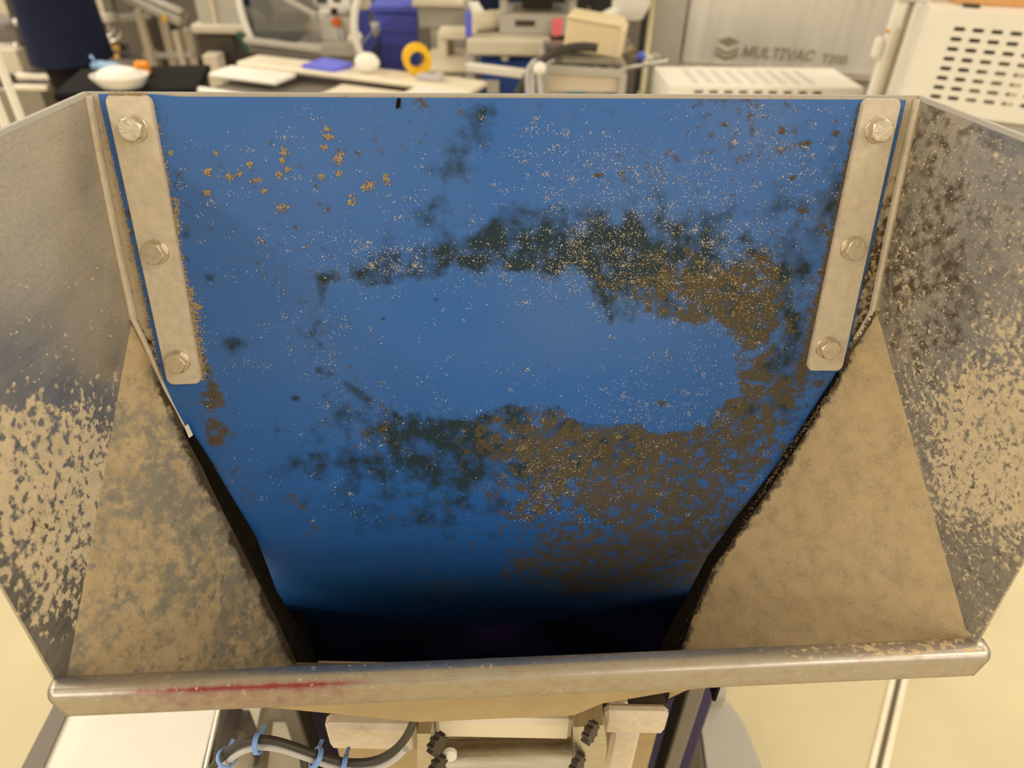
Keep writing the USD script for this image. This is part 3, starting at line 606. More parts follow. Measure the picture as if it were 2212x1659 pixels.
hop.add('crumb_line', crumbs_on(pts, NR, 0.0004, 0.0010), 'crumb_dark', smooth=False, world=True, kind='stuff', label='dark crumbs packed under the right clamp strip and along the right panel edge')
spots = [(650, 430, 260, 160, 520), (830, 560, 110, 60, 420), (1180, 330, 120, 70, 240), (1300, 430, 180, 110, 650), (1480, 440, 180, 130, 850), (1250, 560, 180, 50, 900), (1450, 580, 180, 80, 1100), (1600, 620, 110, 90, 700), (1180, 1040, 90, 150, 900), (1380, 1000, 230, 110, 800),
         (1400, 860, 130, 70, 380), (1560, 760, 100, 140, 500), (860, 900, 110, 70, 220), (720, 770, 40, 120, 120), (1000, 720, 260, 120, 160), (1700, 330, 110, 90, 420), (560, 800, 120, 180, 160), (1300, 1180, 200, 60, 420), (700, 1080, 200, 100, 140), (1000, 560, 120, 30, 180)]
pal, tan_ = [], []
for x, y, sx, sy, n in spots:
    n = int(n * 1.7)
    done = 0
    while done < n:
        a0, b0 = rng.normal(x, sx * 0.75), rng.normal(y, sy * 0.75); m__ = int(1 + rng.exponential(5)); sp_ = rng.uniform(3, 16)
        for q_ in range(m__):
            a_, b_ = rng.normal(a0, sp_), rng.normal(b0, sp_ * 0.7); done += 1
            lo_x, hi_x = 330 + (b_ - 215) * 0.20, 1862 - (b_ - 215) * 0.21
            if b_ > 820: lo_x, hi_x = 440 + (b_ - 960) * 0.55, 1800 - (b_ - 820) * 0.62
            if not (lo_x < a_ < hi_x and 222 < b_ < 1130): continue
            (pal if rng.uniform() < 0.4 else tan_).append(rp(a_, b_, BOFF))
hop.add('food_specks', crumbs_on(pal, NR, 0.00012, 0.00040, 0.8), 'speck_pale', smooth=False, world=True, kind='stuff', label='pale grains sprinkled over the blue sheet')
hop.add('food_specks', crumbs_on(tan_, NR, 0.00014, 0.00050, 0.8), 'crumb_tan', smooth=False, world=True, kind='stuff', label='tan grains sprinkled over the blue sheet, thickest on the right')
ORD = 'first second third fourth fifth sixth seventh eighth ninth tenth eleventh twelfth thirteenth fourteenth fifteenth sixteenth seventeenth eighteenth nineteenth twentieth twentyfirst twentysecond twentythird twentyfourth twentyfifth twentysixth twentyseventh twentyeighth twentyninth thirtieth thirtyfirst'.split()
clumps = [(706, 277, 8, 9), (712, 296, 13, 9), (700, 319, 10, 7), (613, 327, 9, 12), (610, 347, 5, 7), (541, 352, 9, 7), (448, 373, 11, 9), (497, 381, 12, 8), (518, 375, 7, 6), (556, 389, 15, 6), (603, 377, 8, 9), (622, 365, 6, 6), (735, 341, 13, 16), (694, 381, 8, 7), (732, 373, 6, 6), (795, 402, 19, 12), (834, 387, 8, 14), (758, 434, 9, 16), (610, 449, 13, 13), (449, 417, 9, 8), (569, 412, 8, 5), (370, 330, 6, 6), (465, 330, 5, 5),
          (1745, 308, 10, 8), (1690, 282, 11, 9), (1805, 288, 8, 7), (1712, 383, 8, 7), (1735, 455, 14, 7), (1650, 555, 10, 7), (1295, 378, 8, 7), (1430, 870, 10, 8)]
for x, y, rx, ry in clumps:
    c = rp(x, y, BOFF); k = 0.0003 * math.sqrt((c - EYE) @ (c - EYE)) / 0.48
    pts = [rp(x + rng.normal(0, rx * 0.45), y + rng.normal(0, ry * 0.42), BOFF) for _ in range(int(16 + rx * ry * 0.2))]
    m_ = crumbs_on(pts, NR, 0.0003, 0.0011, 0.8)
    left = x < 1000
    size = 'tiny' if rx * ry < 45 else 'small' if rx * ry < 90 else 'large'
    lv = (y - 279) / 268; lv = 'level with the upper bolts' if abs(lv) < 0.09 else 'just below the upper bolts' if lv < 0.3 else 'between upper and middle bolts' if lv < 0.65 else 'above the middle bolts' if lv < 0.92 else 'level with the middle bolts' if lv < 1.1 else 'far below the middle bolts'
    lab = '%s brown clump, %s from the left on the blue sheet, %s' % (size, ORD[sorted(c_[0] for c_ in clumps).index(x)], lv)
    single('food_crumb', m_, 'crumb_brown' if left else 'crumb_dark', lab, 'crumb', group='brown clumps on the blue sheet', smooth=False)
# a few pale flakes on the walls and panels
pts = [on_plane(x, y, A, NL) for x, y in zip(rng.uniform(20, 260, 60), rng.uniform(560, 900, 60)) if x < 285 - (y - 690) * .186 - 12]
hop.add('wall_flakes', crumbs_on(pts, NL, 0.0004, 0.0010, 0.6), 'crumb_tan', smooth=False, world=True, kind='stuff', label='few tan flakes clinging to the left hopper wall')
pts = [on_plane(x, y, B, NRt) for x, y in zip(rng.uniform(1900, 2212, 1500), rng.uniform(250, 1200, 1500)) if x > 1990 - (y - 212) * .22 + 20 and x > 1890 + (y - 660) * .287 + 10 and y > 225 + (x - 1990) * .45]
hop.add('wall_flakes', crumbs_on(pts, NRt, 0.0003, 0.0008, 0.6), 'crumb_tan', smooth=False, world=True, kind='stuff', label='many tan flakes spattered over the right hopper wall')

# ------------------------------------------------------------------ below the lip: stand, drive, cables, side conveyor
def depth(P): return float((np.asarray(P) - EYE) @ FW)
def kpx(P): return depth(P) / FPX
def rect(px0, py0, px1, py1, y):
    xm, ym = (px0 + px1) / 2, (py0 + py1) / 2
    return W(px0, ym, y)[0], W(px1, ym, y)[0], W(xm, py1, y)[2], W(xm, py0, y)[2]
def fbox(px0, py0, px1, py1, y, dy, b=0.004):
    x0, x1, z0, z1 = rect(px0, py0, px1, py1, y); return box(x0, y, z0, x1, y + dy, z1, b)
def legs(t, x0, x1, y0, y1, z, w, m, rz=None):
    for x in (x0, x1):
        for y in (y0, y1): t.add('leg', box(x - w / 2, y - w / 2, 0, x + w / 2, y + w / 2, z, w * 0.1), m, world=True)

st = Thing('conveyor_stand', 'grey steel stand with drive roller and brackets under the hopper', 'stand', loc=(0.02, 0.50, 0))
for (px, py) in ((640, 1540), (1492, 1490)):
    P = W(px, py, 0.47); st.add('post', box(P[0] - 0.010, 0.455, 0, P[0] + 0.010, 0.489, 0.835, 0.002), 'frame_grey', world=True)
x0, x1, z0, z1 = rect(650, 1500, 1485, 1700, 0.53)
st.add('back_panel', box(x0 - 0.02, 0.535, 0.10, x1 + 0.02, 0.545, 0.80, 0.002), 'purple_dark', world=True, label='dark purple panel between the posts')
st.add('foot', [box(W(640, 1540, 0.47)[0] - 0.025, 0.40, 0, W(640, 1540, 0.47)[0] + 0.025, 0.66, 0.04, 0.004)], 'frame_grey', world=True); st.add('foot', [box(W(1492, 1490, 0.47)[0] - 0.025, 0.40, 0, W(1492, 1490, 0.47)[0] + 0.025, 0.66, 0.04, 0.004)], 'frame_grey', world=True)
for poly in ([(903, 1572), (932, 1572), (945, 1690), (902, 1690)], [(1238, 1558), (1302, 1553), (1310, 1600), (1300, 1690), (1240, 1690)]):
    P = [W(x, y, 0.30) for x, y in poly]; pg = Polygon([(p[0], p[2]) for p in P])
    T = np.array([[1, 0, 0, 0], [0, 0, -1, 0.345], [0, 1, 0, 0], [0, 0, 0, 1.0]]); st.add('bracket_plate', prism(pg, 0.05, T), 'steel', world=True)
st.add('crossbar', fbox(940, 1560, 1236, 1598, 0.312, 0.03), 'cream', world=True)
a, b = W(945, 1640, 0.318), W(1236, 1632, 0.318); st.add('roller', cyl(a, b, 0.015, 24), 'steel', world=True)
P = W(972, 1631, 0.298); st.add('roller_cap', lathe([(0, 0), (0.006, 0), (0.006, 0.004), (0.004, 0.006), (0, 0.006)], 20, (0, 0, 0)).apply_transform(frame_of(P + [0, 0.002, 0], [1, 0, 0], [0, -1, 0.3])), 'white', world=True, label='round white cap')
st.add('lower_bar', fbox(940, 1662, 1240, 1720, 0.32, 0.03), 'frame_light', world=True)
st.add('side_arm', fbox(706, 1572, 900, 1622, 0.31, 0.015), 'clamp_dusty', world=True)
st.add('side_arm', fbox(1303, 1545, 1442, 1588, 0.31, 0.012), 'clamp_dusty', world=True)
a, b = W(815, 1552, 0.335), W(900, 1548, 0.335); st.add('motor', cyl(a, b, 0.014, 20), 'steel_bright', world=True, label='shiny ribbed drive motor')
a, b = W(720, 1553, 0.34), W(815, 1552, 0.34); st.add('coupling', cyl(a, b, 0.013, 18), 'iron_dark', world=True)
P = W(1340, 1523, 0.34); st.add('bearing', trimesh.creation.icosphere(2, 0.016).apply_translation(P), 'steel_bright', world=True)
a, b = W(1360, 1520, 0.34), W(1436, 1512, 0.34); st.add('coupling', cyl(a, b, 0.014, 18), 'iron_dark', world=True)
st.add('recess_shade', fbox(702, 1515, 905, 1590, 0.358, 0.004, 0.001), 'black_matte', world=True); st.add('recess_shade', fbox(1304, 1485, 1441, 1560, 0.358, 0.004, 0.001), 'black_matte', world=True)  # black plates standing in for the shaded hollows behind the arms
st.add('drop_plate', fbox(1312, 1590, 1372, 1690, 0.33, 0.025), 'clamp_dusty', world=True)
st.add('support_rail', box(W(640, 1540, 0.47)[0], 0.455, 0.20, W(1492, 1490, 0.47)[0], 0.489, 0.24, 0.003), 'frame_grey', world=True)
def gear(P, r, teeth=9):
    th = np.linspace(0, 2 * np.pi, teeth * 4, endpoint=False); rr = np.where((np.arange(teeth * 4) % 4) < 2, r, r * 0.74)
    g = prism(Polygon(np.stack([rr * np.cos(th), rr * np.sin(th)], 1)), 0.006); g.apply_transform(frame_of(P, [0, 1, 0.2], [1, -0.75, 0.2])); return g
for x, y in ((938, 1602), (1268, 1578), (1240, 1648), (940, 1650)):
    st.add('sprocket', gear(W(x, y, 0.29), 0.0095), 'iron_dark', world=True)

cab = Thing('cable_bundle', 'black and grey cables held by blue ties below the lip', 'cable', loc=(-0.15, 0.27, 0.8))
pth = [(440, 1700), (462, 1654), (490, 1626), (530, 1602), (572, 1597), (625, 1609), (690, 1632), (745, 1646), (800, 1645), (850, 1622), (880, 1588), (897, 1548)]
p3 = smooth_path([W(x, y, 0.275) for x, y in pth], 60)
cab.add('cable', sweep(p3, 0.0032, 10), 'cable_black', world=True, label='black cable')
cab.add('cable', sweep(p3[:52] + np.array([0.0015, -0.003, -0.006]), 0.0026, 10), 'cable_grey', world=True, label='grey cable')
for i in (5, 14, 22, 32, 37):
    t_ = p3[i + 1] - p3[i]; t_ /= np.linalg.norm(t_); T = frame_of(p3[i] + np.array([0.0007, -0.0015, -0.003]), [0, 1, 0.1], t_); r = trimesh.creation.annulus(0.0068, 0.0082, 0.004, sections=18) if hasattr(trimesh.creation, 'annulus') else None
    r.apply_transform(T); tail = beam(T[:3, 3] + T[:3, 0] * 0.007, T[:3, 3] + T[:3, 0] * 0.016 + [0, 0, -0.004], 0.003, 0.0012)
    cab.add('cable_tie', [r, tail], 'tie_blue', world=True)

ZC = 0.72
sc = Thing('side_conveyor', 'white flat conveyor with grey side frame at lower left', 'conveyor', loc=tuple(np.r_[H(280, 1620, ZC)[:2], 0]))
def hprism(pxs, z, th): return prism(Polygon([H(x, y, z)[:2] for x, y in pxs]).buffer(0), th).apply_translation([0, 0, z - th])
sc.add('belt', hprism([(168, 1490), (476, 1490), (404, 1790), (34, 1790)], ZC, 0.02), 'white_belt', world=True)
sc.add('side_frame', hprism([(138, 1480), (166, 1490), (34, 1790), (-22, 1790)], ZC + 0.004, 0.06), 'frame_grey', world=True)
sc.add('side_frame', hprism([(486, 1480), (503, 1480), (462, 1659), (425, 1790), (406, 1790)], ZC - 0.002, 0.06), 'frame_grey', world=True)
a, b = H(484, 1490, ZC + 0.006), H(418, 1790, ZC + 0.006); sc.add('guide_rail', cyl(a, b, 0.004, 12), 'steel_bright', world=True)
for px, py in ((165, 1510), (90, 1690), (488, 1510), (440, 1690)):
    P = H(px, py, ZC); sc.add('leg', box(P[0] - 0.015, P[1] - 0.015, 0, P[0] + 0.015, P[1] + 0.015, ZC - 0.05, 0.002), 'frame_grey', world=True)
ct = Thing('catch_tray', 'cream sheet metal tray between side conveyor and stand', 'tray', loc=tuple(np.r_[H(550, 1600, 0.6)[:2], 0]))
ct.add('tray_side', hprism([(522, 1490), (572, 1490), (505, 1790), (428, 1790)], 0.62, 0.02), 'cream', world=True)
ct.add('tray_floor', hprism([(574, 1490), (628, 1490), (668, 1680), (640, 1790), (508, 1790)], 0.58, 0.02), 'grey_beige', world=True)
ct.add('tray_step', hprism([(590, 1560), (632, 1560), (655, 1690), (575, 1690)], 0.60, 0.02), 'cream', world=True)
for px, py in ((545, 1520), (470, 1760), (645, 1740)):
    P = H(px, py, 0.57); ct.add('leg', box(P[0] - 0.012, P[1] - 0.012, 0, P[0] + 0.012, P[1] + 0.012, 0.605 if px < 600 else 0.57, 0.002), 'grey_beige', world=True)
mf = Thing('machine_foot', 'pale grey sheet steel foot cover right of the stand', 'foot', loc=tuple(np.r_[H(1590, 1600, 0.3)[:2], 0]))
mf.add('cover', hprism([(1512, 1545), (1530, 1505), (1568, 1508), (1606, 1560), (1660, 1690), (1690, 1790), (1545, 1790)], 0.34, 0.34), 'frame_light', world=True)
mf.add('column', hprism([(1532, 1470), (1570, 1465), (1568, 1506), (1526, 1506)], 0.37, 0.37), 'frame_light', world=True)
mf.add('edge_strip', hprism([(1506, 1548), (1516, 1545), (1552, 1790), (1528, 1790)], 0.335, 0.335), 'frame_grey', world=True)

# ------------------------------------------------------------------ the hall behind
def bgthing(name, label, cat, px, py, y, group=None, rz=0.0):
    P = W(px, py, y); return Thing(name, label, cat, loc=(P[0], P[1], 0), group=group, rz=rz)

for i, (xa, ya, nm) in enumerate(((28, 210, 'white upright pole at the left edge, the taller looking one'), (8, 262, 'short stretch of white upright pole in the left corner'))):
    P = W(xa, ya, 1.75 - 0.25 * i); t = Thing('white_pole', nm, 'pole', loc=(P[0], P[1], 0))
    t.add('tube', cyl((0, 0, 0.01), (0, 0, 1.5), 0.0095, 14), 'white'); t.add('base_disc', lathe([(0, 0), (0.07, 0), (0.07, 0.008), (0.02, 0.014), (0, 0.014)], 24), 'white')

t = bgthing('steel_machine', 'grey steel machine with dark column and beige box at far left', 'machine', 60, 160, 4.9)
t.add('body', fbox(-60, 60, 108, 205, 5.0, 0.5), 'frame_grey', world=True); t.add('column', fbox(22, -60, 46, 140, 4.8, 0.12), 'iron_dark', world=True)
t.add('top_block', fbox(-60, -60, 85, 32, 4.95, 0.4), 'steel', world=True); t.add('dark_band', fbox(-60, 92, 108, 104, 4.985, 0.02), 'iron_dark', world=True)
t.add('switch_box', fbox(-40, 108, 42, 160, 4.7, 0.2), 'grey_beige', world=True); t.add('foot_bar', fbox(34, 160, 112, 174, 4.65, 0.05), 'steel_bright', world=True)
t.add('foot_bar', fbox(16, 185, 102, 196, 4.55, 0.05), 'steel_bright', world=True)
x0, x1, z0, z1 = rect(-60, 196, 90, 262, 4.55); t.add('base_plinth', box(x0, 4.6, 0, x1, 5.4, max(z1, 0.16), 0.01), 'steel_dark', world=True)
for py in (48, 100): P = W(36, py, 4.79); t.add('bolt_head', trimesh.creation.icosphere(1, 0.025).apply_translation(P), 'steel', world=True)
x0, x1, z0, z1 = rect(-60, 60, 108, 205, 5.0); t.add('pedestal', box(x0, 5.02, 0.15, x1, 5.45, z0 + 0.02, 0.01), 'steel_dark', world=True)

# ---- the person in the navy coat
def person():
    import manifold3d as m3
    P0 = W(150, 100, 4.2); t = Thing('person', 'person in a long navy work coat and dark trousers standing among the machines', 'person', loc=(P0[0], P0[1], 0), rz=1.25)
    def man(bones, lens=0.03, it=8):
        acc = m3.Manifold()
        for a, ra, b, rb in bones:
            s1 = m3.Manifold.sphere(ra, 20).translate(tuple(map(float, a))); s2 = m3.Manifold.sphere(rb, 20).translate(tuple(map(float, b)))
            acc = acc + m3.Manifold.batch_hull([s1, s2])
        acc = acc.refine_to_length(lens); mm = acc.to_mesh(); r = trimesh.Trimesh(mm.vert_properties[:, :3], mm.tri_verts)
        trimesh.smoothing.filter_taubin(r, iterations=it); return r
    S = {}
    body = []
    for s in (-1, 1):
        hip, knee, ank = (0.09 * s, 0, 0.90), (0.10 * s, -0.02, 0.49), (0.10 * s, 0.02, 0.09)
        body += [(hip, 0.095, knee, 0.062), (knee, 0.060, ank, 0.042), (ank, 0.042, (0.11 * s, -0.12, 0.045), 0.035)]
        sh, el, wr = (0.19 * s, 0, 1.42), (0.25 * s, 0.02, 1.13), (0.20 * s, -0.24, 1.11)
        body += [(sh, 0.058, el, 0.046), (el, 0.044, wr, 0.030), ((0, 0, 1.36), 0.10, sh, 0.06)]
        palm = (0.195 * s, -0.31, 1.10); body += [(wr, 0.027, palm, 0.030)]
        for f in range(4):
            ln = (0.066, 0.076, 0.072, 0.056)[f]; k0 = (0.195 * s + (f - 1.5) * 0.019 * s, -0.335, 1.10); k1 = (k0[0], k0[1] - ln * 0.55, 1.092); k2 = (k0[0], k1[1] - ln * 0.36, 1.072)
            body += [(k0, 0.0095, k1, 0.0085), (k1, 0.0085, k2, 0.0075)]
        th0, th1, th2 = (0.170 * s, -0.29, 1.095), (0.147 * s, -0.325, 1.088), (0.145 * s, -0.355, 1.078); body += [(th0, 0.012, th1, 0.0105), (th1, 0.010, th2, 0.009)]
    body += [((0, 0, 0.92), 0.13, (0, 0, 1.15), 0.12), ((0, 0, 1.15), 0.12, (0, 0, 1.36), 0.125), ((0, 0, 1.40), 0.06, (0, -0.01, 1.54), 0.052),
             ((0, -0.005, 1.66), 0.092, (0, -0.03, 1.58), 0.066), ((0, 0.015, 1.67), 0.095, (0, -0.01, 1.66), 0.095), ((0, -0.105, 1.62), 0.014, (0, -0.088, 1.65), 0.010), ((-0.092, 0, 1.64), 0.018, (-0.09, 0.005, 1.61), 0.012), ((0.092, 0, 1.64), 0.018, (0.09, 0.005, 1.61), 0.012)]
    t.add('body', man(body, 0.014, 6), 'skin', smooth=True)
    # coat: elliptical loops from hem to collar
    def loops(rows, n=40, close=False):
        V, F = [], []
        for z, rx, ry, cy in rows:
            a = np.linspace(0, 2 * np.pi, n, endpoint=False); fold = 1 + 0.02 * np.sin(a * 9 + z * 6) * np.clip((1.1 - z) * 2, 0, 1)
            V.append(np.stack([rx * np.cos(a) * fold, cy + ry * np.sin(a) * fold, np.full(n, z)], 1))
        k = len(rows); V = np.vstack(V)
        for i in range(k - 1):
            for j in range(n):
                a, b, c, d = i * n + j, i * n + (j + 1) % n, (i + 1) * n + (j + 1) % n, (i + 1) * n + j; F += [(a, b, c), (a, c, d)]
        m = trimesh.Trimesh(V, F, process=False); inner = m.copy(); inner.vertices[:, :2] *= 0.97; inner.invert()
        return trimesh.util.concatenate([m, inner])
    t.add('coat', loops([(0.60, 0.225, 0.185, 0), (0.80, 0.22, 0.175, 0), (0.95, 0.21, 0.165, 0), (1.10, 0.19, 0.15, 0), (1.25, 0.20, 0.155, 0), (1.36, 0.215, 0.15, 0), (1.44, 0.20, 0.13, 0), (1.49, 0.11, 0.095, 0), (1.53, 0.075, 0.075, -0.005)]), 'navy', smooth=True)
    for s in (-1, 1):
        sl = man([((0.19 * s, 0, 1.42), 0.076, (0.25 * s, 0.02, 1.13), 0.064), ((0.25 * s, 0.02, 1.13), 0.062, (0.203 * s, -0.22, 1.112), 0.045)], 0.02); t.add('sleeve', sl, 'navy', smooth=True)
        tl = man([((0.09 * s, 0, 0.90), 0.112, (0.10 * s, -0.02, 0.49), 0.082), ((0.10 * s, -0.02, 0.49), 0.080, (0.10 * s, 0.02, 0.11), 0.066)], 0.02); t.add('trouser_leg', tl, 'trouser_dark', smooth=True)
        sh = man([((0.10 * s, 0.05, 0.05), 0.048, (0.112 * s, -0.13, 0.042), 0.040)], 0.02); sh = trimesh.intersections.slice_mesh_plane(sh, [0, 0, 1], [0, 0, 0.002], cap=False); t.add('shoe', sh, 'shoe', smooth=True)
        t.add('eye', trimesh.creation.icosphere(2, 0.012).apply_translation((0.034 * s, -0.084, 1.655)), 'eye_white')
    hr = trimesh.creation.icosphere(3, 1.0); hr.vertices = hr.vertices * [0.104, 0.113, 0.10] + [0, 0.012, 1.685]
    hr = trimesh.intersections.slice_mesh_plane(hr, [0, 0.75, 0.66], [0, -0.03, 1.675], cap=False); t.add('hair', hr, 'hair', smooth=True)
    t.add('mouth', man([((-0.02, -0.093, 1.575), 0.006, (0.02, -0.093, 1.575), 0.006)], 0.01), 'lip_red')
person()

# pump with valve behind the cart
t = bgthing('pump', 'stainless pump with white flange, brass valves and grey motor', 'pump', 240, 90, 4.77)
def vcyl(px0, py0, px1, py1, y, n=24):
    x0, x1, z0, z1 = rect(px0, py0, px1, py1, y); r = (x1 - x0) / 2; return cyl(((x0 + x1) / 2, y + r, z0), ((x0 + x1) / 2, y + r, z1), r, n)
t.add('head', vcyl(193, -40, 238, 32, 4.77), 'steel', world=True); t.add('flange', vcyl(184, 32, 246, 48, 4.74), 'white', world=True); t.add('neck', vcyl(196, 48, 240, 64, 4.77), 'steel_bright', world=True)
for (px, py, r) in ((228, 66, 0.055), (220, 80, 0.07), (243, 76, 0.05)):
    a = np.linspace(0, 2 * np.pi, 24, endpoint=False); P = W(px, py, 4.77); t.add('pipe_ring', sweep(np.stack([P[0] + r * np.cos(a), P[1] + 0.04 * np.sin(a), P[2] + r * 0.55 * np.sin(a)], 1), 0.014, 8, closed=True), 'steel_bright', world=True)
for (a, b) in (((206, 100), (262, 102)), ((206, 122), (262, 124))): t.add('valve', cyl(W(*a, 4.77), W(*b, 4.77), 0.026, 16), 'brass', world=True)
t.add('valve_stem', vcyl(200, 86, 214, 134, 4.79), 'clamp_dusty', world=True)
t.add('motor', cyl(W(272, 112, 4.82), W(314, 116, 4.82), 0.055, 20), 'motor_grey', world=True); t.add('motor_cap', cyl(W(262, 108, 4.81), W(274, 110, 4.81), 0.040, 20), 'steel', world=True)
x0, x1, z0, z1 = rect(195, 128, 310, 200, 4.72); t.add('pedestal', box(x0, 4.67, 0, x1, 5.02, z1, 0.01), 'frame_grey', world=True)

# dark cart with bowl, cloth and packet
P = W(290, 165, 2.9); YC = 2.75
t = Thing('cart', 'black topped cart behind the left hopper corner', 'cart', loc=(P[0], P[1], 0), rz=0.22)
k = kpx(P); zt = W(300, 172, 2.9)[2]; t.add('top', box(-0.25, -0.17, zt - 0.03, 0.25, 0.22, zt, 0.006), 'black_matte'); t.add('body', box(-0.235, -0.16, 0.12, 0.235, 0.21, zt - 0.031, 0.006), 'black')
for x in (-0.2, 0.2):
    for y in (-0.12, 0.17): t.add('castor', cyl((x - 0.015, y, 0.061), (x + 0.015, y, 0.061), 0.06, 20), 'black'); 
P = W(262, 178, 2.80); single('white_tray', [lathe([(0, 0), (0.075, 0), (0.100, 0.03), (0.105, 0.042), (0.099, 0.042), (0.07, 0.006), (0, 0.006)], 36).apply_transform(np.diag([1.0, 0.8, 1, 1])), trimesh.creation.icosphere(3, 1.0).apply_transform(np.diag([0.085, 0.065, 0.035, 1])).apply_translation([0, 0, 0.036])], 'white', 'white bowl heaped with white stuff on the black cart', 'bowl', loc=(P[0], P[1], zt), smooth=30)
P = W(228, 145, 3.04); single('cloth', [beam((-0.04, 0, 0.02), (0.05, -0.01, 0.012), 0.06, 0.02), beam((-0.03, 0.01, 0.0), (-0.045, 0.0, 0.05), 0.05, 0.01)], 'light_blue', 'crumpled light blue cloth on the black cart', 'cloth', loc=(P[0], P[1], zt))
P = W(309, 155, 2.97); single('packet', box(-0.028, -0.03, 0, 0.028, 0.03, 0.05, 0.01), 'orange', 'small orange packet on the black cart', 'packet', loc=(P[0], P[1], zt), rz=0.4)

# inclined conveyor frame
t = bgthing('inclined_conveyor', 'tilted steel chute on thin frame legs, upper left', 'conveyor', 345, 120, 4.7)
def pbar(a, b, y, w, m, name, y2=None): t.add(name, beam(W(*a, y), W(*b, y2 or y), w, w), m, world=True)
pbar((262, -8), (392, 48), 4.55, 0.035, 'frame_light', 'chute_rail'); pbar((290, -14), (404, 34), 4.75, 0.035, 'frame_light', 'chute_rail'); pbar((275, -11), (398, 41), 4.65, 0.09, 'steel', 'chute_bed')
t.add('tag', fbox(349, 34, 360, 47, 4.5, 0.01), 'yellow', world=True, label='small yellow tag')
for a in ((298, 20), (346, 22), (380, 66), (402, 62)):
    P = W(*a, 4.6 + 0.2 * (a[0] in (346, 402))); t.add('leg', box(P[0] - 0.02, P[1] - 0.02, 0, P[0] + 0.02, P[1] + 0.02, P[2], 0.003), 'clamp_dusty', world=True)
pbar((262, 40), (324, 33), 4.6, 0.035, 'frame_light', 'crossbar'); pbar((310, 120), (420, 118), 4.6, 0.03, 'frame_light', 'crossbar')
x0, x1, z0, z1 = rect(250, -60, 300, 62, 4.75); t.add('column', box(x0, 4.75, 0.9, x0 + 0.1, 4.85, z1, 0.004), 'frame_grey', world=True); t.add('column_foot', box(x0, 4.75, 0, x0 + 0.1, 4.85, 0.9, 0.004), 'frame_grey', world=True)
t = bgthing('plastic_bin', 'grey translucent bin on a dark stand', 'bin', 475, 60, 4.3)
t.add('bin_wall', fbox(418, -50, 532, 60, 4.3, 0.45, 0.02), 'frame_light', world=True); t.add('bin_rim', fbox(412, 54, 536, 74, 4.27, 0.5, 0.01), 'grey_beige', world=True); t.add('corner_post', fbox(450, -50, 460, 56, 4.285, 0.02), 'clamp_dusty', world=True)
x0, x1, z0, z1 = rect(436, 74, 516, 200, 4.3); t.add('stand', box(x0, 4.3, 0, x1, 4.7, z1 - 0.001, 0.01), 'iron_dark', world=True)
t.add('side_leg', fbox(446, 120, 478, 210, 4.15, 0.1), 'clamp_dusty', world=True); t.add('side_leg', fbox(404, 150, 420, 215, 4.15, 0.05), 'clamp_dusty', world=True); t.add('green_strap', beam(W(512, 70, 4.25), W(540, 112, 4.25), 0.03, 0.03), 'green_dark', world=True)

# packing conveyor with cream belts
P = W(745, 165, 2.75); RZ = -0.35
pc = Thing('packing_conveyor', 'low packing conveyor with cream belts behind the hopper', 'conveyor', loc=(P[0], P[1], 0), rz=RZ); zc = P[2]
pc.add('belt', box(-0.50, 0.02, zc - 0.02, 0.50, 0.16, zc, 0.006), 'cream', label='long cream belt'); pc.add('belt', box(-0.02, -0.14, zc - 0.045, 0.36, 0.005, zc - 0.028, 0.006), 'cream', label='short lower cream belt')
pc.add('end_plate', box(0.28, -0.16, zc - 0.05, 0.50, 0.015, zc - 0.004, 0.01), 'white'); pc.add('infeed_plate', box(-0.52, -0.12, zc - 0.03, -0.22, 0.015, zc - 0.012, 0.006), 'white')
pc.add('frame', box(-0.48, -0.16, zc - 0.14, 0.48, 0.15, zc - 0.05, 0.01), 'frame_grey'); pc.add('tube_rail', cyl((-0.50, -0.20, zc - 0.055), (-0.09, -0.20, zc - 0.065), 0.014, 14), 'white')
for x in (-0.44, 0.44):
    for y in (-0.12, 0.12): pc.add('leg', box(x - 0.02, y - 0.02, 0, x + 0.02, y + 0.02, zc - 0.14, 0.003), 'steel')
for x in (-0.45, -0.14): pc.add('rail_arm', beam((x, -0.20, zc - 0.06), (x, -0.15, zc - 0.09), 0.012, 0.012), 'steel')
for x in (-0.15, 0.05, 0.2): pc.add('roller', cyl((x, -0.15, zc - 0.1), (x, -0.17, zc - 0.1), 0.022, 16), 'steel_bright')
def on_pc(x, y, dz): c, s = math.cos(RZ), math.sin(RZ); return (P[0] + c * x - s * y, P[1] + s * x + c * y, zc + dz)
single('folder', hull_pts([(-0.08, -0.05, 0), (0.06, -0.06, 0), (0.09, 0.03, 0), (-0.05, 0.06, 0), (-0.08, -0.05, 0.012), (0.06, -0.06, 0.012), (0.09, 0.03, 0.02), (-0.05, 0.06, 0.02)]), 'folder_blue', 'periwinkle blue folder lying on the packing conveyor', 'folder', loc=on_pc(-0.13, 0.09, 0.0005), rz=RZ)
bg_ = trimesh.creation.icosphere(3, 1.0); v = bg_.vertices; v = v * (1 + 0.12 * (meshkit.noise(v * 2.5, 4)[:, None] - 0.5)); v = np.maximum(v * [0.046, 0.04, 0.036] + [0, 0, 0.032], [-9, -9, 0.0]); bg_.vertices = v
single('bag', bg_, 'white_belt', 'round white bag on the packing conveyor, right of the blue folder', 'bag', loc=on_pc(0.045, 0.09, 0.0005), smooth=True)
a = np.linspace(0, 2 * np.pi, 40, endpoint=False); tr = trimesh.creation.annulus(0.030, 0.052, 0.05, sections=40); tr.apply_transform(trimesh.transformations.rotation_matrix(math.pi / 2, [1, 0, 0])); tr.apply_translation([0, 0.025, 0.052])
single('tape_roll', tr, 'yellow', 'yellow roll of tape standing on the packing conveyor', 'tape', loc=on_pc(0.24, 0.12, 0.0005), rz=0.25)
